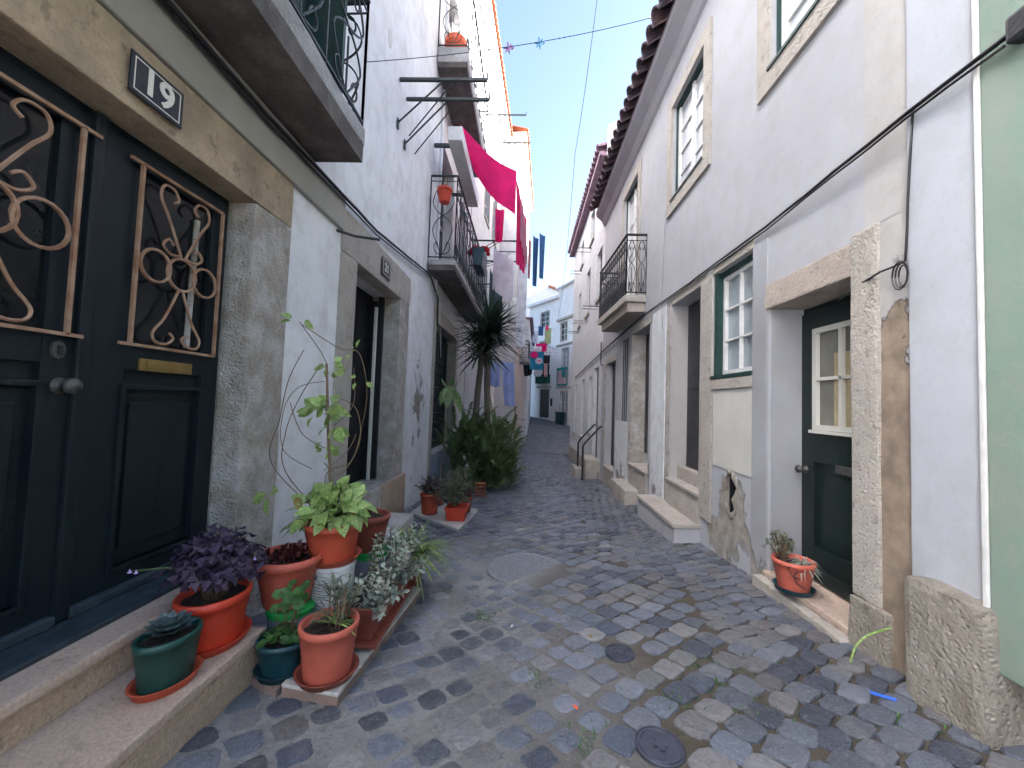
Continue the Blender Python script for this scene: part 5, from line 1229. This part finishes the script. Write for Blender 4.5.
def sqpot(x0, x1, y0, y1, z0, h, m, label):
    t = thing('plant_pot', label, 'potted plant', ((x0+x1)/2, (y0+y1)/2, z0)); mesh('pot', trough(x0, x1, y0, y1, z0, h, .025), m, t, bevel=.005)
    b = MB().box(x0-.008, x1+.008, y0-.008, y0, z0+h-.035, z0+h+.002).box(x0-.008, x1+.008, y1, y1+.008, z0+h-.035, z0+h+.002).box(x0-.008, x0, y0, y1, z0+h-.035, z0+h+.002).box(x1, x1+.008, y0, y1, z0+h-.035, z0+h+.002); mesh('rim', b, m, t)
    return t
t = sqpot(-1.10, -.80, 5.72, 6.02, zg, .20, 'redpot', 'square bright red pot with a grey olive leaved shrub'); shrub((-.98, 5.9), zg+.18, 1500, .36, .58, 'leaf_olive', t, (.035, .06), .32)
t, z = pot((-.92, 6.35, zg-.01), .13, .24, 'terrad', 'dark terracotta pot half hidden behind the square red pot', .8, liph=.03); shrub((-.92, 6.35), z, 420, .22, .3, 'leaf_brown', t, (.035, .05), .4)
# tall plant with hanging leaves
t, z = pot((-1.45, 6.9, zg-.05), .13, .22, 'terrad', 'tall thin stemmed plant with drooping broad dark leaves by the barred window', .8, liph=.03)
s_ = MB().tube([(-1.45, 6.9, z), (-1.42, 6.95, .5), (-1.38, 7.0, 1.1), (-1.36, 7.0, 1.72)], .011, 5); mesh('stem', s_, 'stem', t)
b = MB()
for k_ in range(11):
    a = k_*2.4; d = Vector((math.cos(a)*.5, math.sin(a)*.5, -.75 if k_ < 8 else .5)).normalized(); L = random.uniform(.38, .56) if k_ < 8 else .2
    b.leaf((-1.36+.05*math.cos(a), 7.0+.05*math.sin(a), 1.74), d, (math.cos(a), math.sin(a), .6), L, L*.46, .25, .12)
mesh('leaves', b, 'leaf_fern', t, smooth=True)
# big fern bush
def fern_bush(c, R_, H_, n, label, m='leaf_fern', name='fern_bush'):
    t = thing(name, label, 'bush', c); b = MB(); s_ = MB(); P0 = Vector(c)
    for k_ in range(n):
        d = rnd_dir(.02); st0 = P0+Vector((random.uniform(-.6, .6)*R_, random.uniform(-.6, .6)*R_, random.uniform(0, .45)*H_))
        L = random.uniform(.55, 1.05)*R_*1.2; dr = random.uniform(.1, .6); seg = 9; pts = []
        d = (d+Vector((.2, -.1, .85))).normalized()
        for q in range(seg+1): u = q/seg; pts.append(st0+d*L*u+Vector((0, 0, -1))*dr*L*u*u)
        s_.tube(pts, .006, 3, False)
        sd = d.cross(Vector((0, 0, 1))).normalized()
        vv = random.random()
        for q in range(1, seg*3+1):
            u = q/(seg*3); i = min(int(u*seg), seg-1); p = pts[i].lerp(pts[i+1], u*seg-i); tn = (pts[i+1]-pts[i]).normalized(); l = .10*math.sin(PI*min(1, .2+.8*u))+.015
            for e in (-1, 1):
                dd = (sd*e+tn*.75+Vector((0, 0, random.uniform(-.25, .25)))).normalized(); q2 = p+dd*l; w_ = tn*.013; i0 = len(b.v)
                b.v += [tuple(p-w_), tuple(p+w_), tuple(q2)]; b.c += [vv]*3; b.f.append((i0, i0+1, i0+2))
    mesh('fronds', b, m, t); mesh('stems', s_, 'stemg', t); return t
fern_bush((-1.15, 9.4, gz(-1.1, 9.4)+.05), .95, 3.0, 330, 'big dense dark fern bush spilling from the left wall into the lane')
fern_bush((-.65, 9.3, gz(-.6, 9.3)+.05), .62, 1.5, 120, 'lower right clump of arching ferns beside the big bush', 'leaf_fern')
fern_bush((-.65, 10.4, gz(-.6, 10.5)+.1), .7, 2.9, 120, 'lighter upright fern clump behind the big bush')
# yucca
t = thing('yucca_tree', 'tall yucca with two grey trunks and spiky dark crown above ferns', 'tree', (-1.2, 9.6, gz(-1.1, 9.6)))
tr_ = [((-1.15, 9.6, -.55), (-1.22, 9.6, .8), (-1.16, 9.55, 1.8), (-1.10, 9.5, 2.5), (-1.08, 9.5, 2.8)), ((-.95, 9.7, -.55), (-.92, 9.7, 1), (-.96, 9.6, 2.1), (-.95, 9.55, 2.8), (-.96, 9.5, 3.2))]
for p in tr_: mesh('trunk', MB().tube(p, [.085, .08, .075, .07, .06], 9), 'trunk', t, smooth=True)
b = MB()
for cc, n_, LL in (((-1.08, 9.45, 2.85), 170, 1.0), ((-.93, 9.5, 3.25), 210, 1.08)):
    for k_ in range(n_):
        d = rnd_dir(-.45); d = (d+Vector((0, 0, .12))).normalized(); b.blade(Vector(cc)+d*.05+Vector((0, 0, random.uniform(-.25, .1))), d, (0, 0, 1), random.uniform(.6, 1.)*LL, .095, random.uniform(.05, .35) if d.z > -.1 else .3, 4, tipw=1)
mesh('crown', b, 'leaf_yucca', t)
# hollow brick
t = MB()
for i in range(3):
    for j in range(4): pass
x0, y0, z0 = -.97, 8.2, gz(-.9, 8.2)
t.box(x0, x0+.2, y0, y0+.1, z0, z0+.012); t.box(x0, x0+.2, y0, y0+.1, z0+.268, z0+.28)
for j in range(1, 4): t.box(x0+.01, x0+.19, y0+.001, y0+.099, z0+.07*j-.005, z0+.07*j+.005)
for i in range(4): t.box(x0+i*.0633, x0+i*.0633+.01, y0-.001, y0+.101, z0+.012, z0+.268)
single('hollow_brick', t, 'brick', 'hollow orange brick standing at the foot of fern bush', 'brick')
# ------------------------------------------------------------------ right pot
zt = .215
t, z = pot((1.97, 3.02, zt+.015), .135, .21, 'terra2', 'terracotta pot of jade and silver succulents on the green door threshold', .72, liph=.03, saucer='bluepot')
P0 = Vector((1.97, 3.02, z)); b = MB(); s_ = MB()
for k_ in range(90):
    d = rnd_dir(.2); tip = P0+Vector((-.05+d.x*.10, .08+d.y*.07, .03+d.z*.16)); b.leaf(tip, rnd_dir(-.2), (0, 0, 1), .035, .026, .3, .1)
    if k_ % 4 == 0: s_.tube([P0+Vector((-.04, .06, -.02)), tip], .004, 4)
mesh('jade_leaves', b, 'leaf_olive', t, smooth=True); b = MB()
for k_ in range(80): d = rnd_dir(-.2); p = P0+Vector((.04, -.05, .0)); b.blade(p+d*.02, d, (0, 0, 1), random.uniform(.07, .14), .009, .6)
mesh('silver_leaves', b, 'leaf_grey', t)
for e in ((1.90, 2.93, z-.05), (1.92, 2.90, z-.1)): mesh('trailing_stem', MB().tube([P0+Vector((0, -.08, .01)), Vector(e)+Vector((-.04, -.02, .06)), Vector(e), Vector(e)+Vector((.02, -.05, -.01))], .005, 4), 'leaf_brown', t)
mesh('stems', s_, 'stem', t)
# green hose stub, blue scrap, weeds, leaves
single('green_hose_end', MB().tube(smooth_pts([(1.93, 2.20, .40), (1.87, 2.26, .33), (1.82, 2.28, .26), (1.80, 2.30, .15)], 5), .0055, 6), 'leaf_lime', 'bent yellow green hose end at the foot of door jamb', 'hose', smooth=True)
single('plastic_scrap', MB().prism([(1.68, 2.02, gz(1.7, 2)+.025), (1.76, 1.98, gz(1.7, 2)+.025), (1.765, 1.99, gz(1.7, 2)+.03), (1.68, 2.035, gz(1.7, 2)+.03)], (0, 0, .004)), 'bluescrap', 'thin blue plastic scrap on cobbles by the corner stone', 'litter')
b = MB()
for (x, y, n_, s) in [(-.27, 2.95, 60, .07), (.95, 2.35, 60, .10), (1.0, 2.15, 40, .08), (.75, 2.0, 26, .06), (1.35, 2.75, 26, .05), (.2, 3.4, 20, .08), (.12, 2.2, 18, .05), (1.15, 1.95, 50, .10), (1.4, 1.9, 30, .08), (.3, 1.8, 24, .06), (1.45, 3.3, 20, .07), (.7, 3.0, 14, .06), (1.7, 1.85, 40, .08), (1.3, 2.3, 24, .07), (1.85, 4.6, 30, .1), (.55, 2.1, 14, .05)]:
    for k_ in range(n_*2):
        xx, yy = random.gauss(x, s), random.gauss(y, s*.8); d = rnd_dir(.25); b.blade((xx, yy, gz(xx, yy)-.002), d, (0, 0, 1), random.uniform(.015, .055), .007, .3, 2)
o = mesh('weeds', b, 'leaf_green'); o['kind'] = 'stuff'; o['label'] = 'small green weeds growing in the joints between cobbles'; o['category'] = 'weeds'
for i_, (x, y, m, lb_) in enumerate([(.29, 1.95, 'orange', 'small orange dry leaf on cobbles near the bottom cover'), (.46, 2.6, 'leaf_yellow', 'small yellow dry leaf beside the small ribbed cover'), (-.05, 2.75, 'slab', 'pale paper scrap on the lane centre')]):
    b = MB(); zz = gz(x, y)+.018; b.leaf((x, y, zz), (random.uniform(-1, 1), 1, .05), (0, 0, 1), .035, .018, .4, -.1); single('fallen_leaf', b, m, lb_, 'leaf')
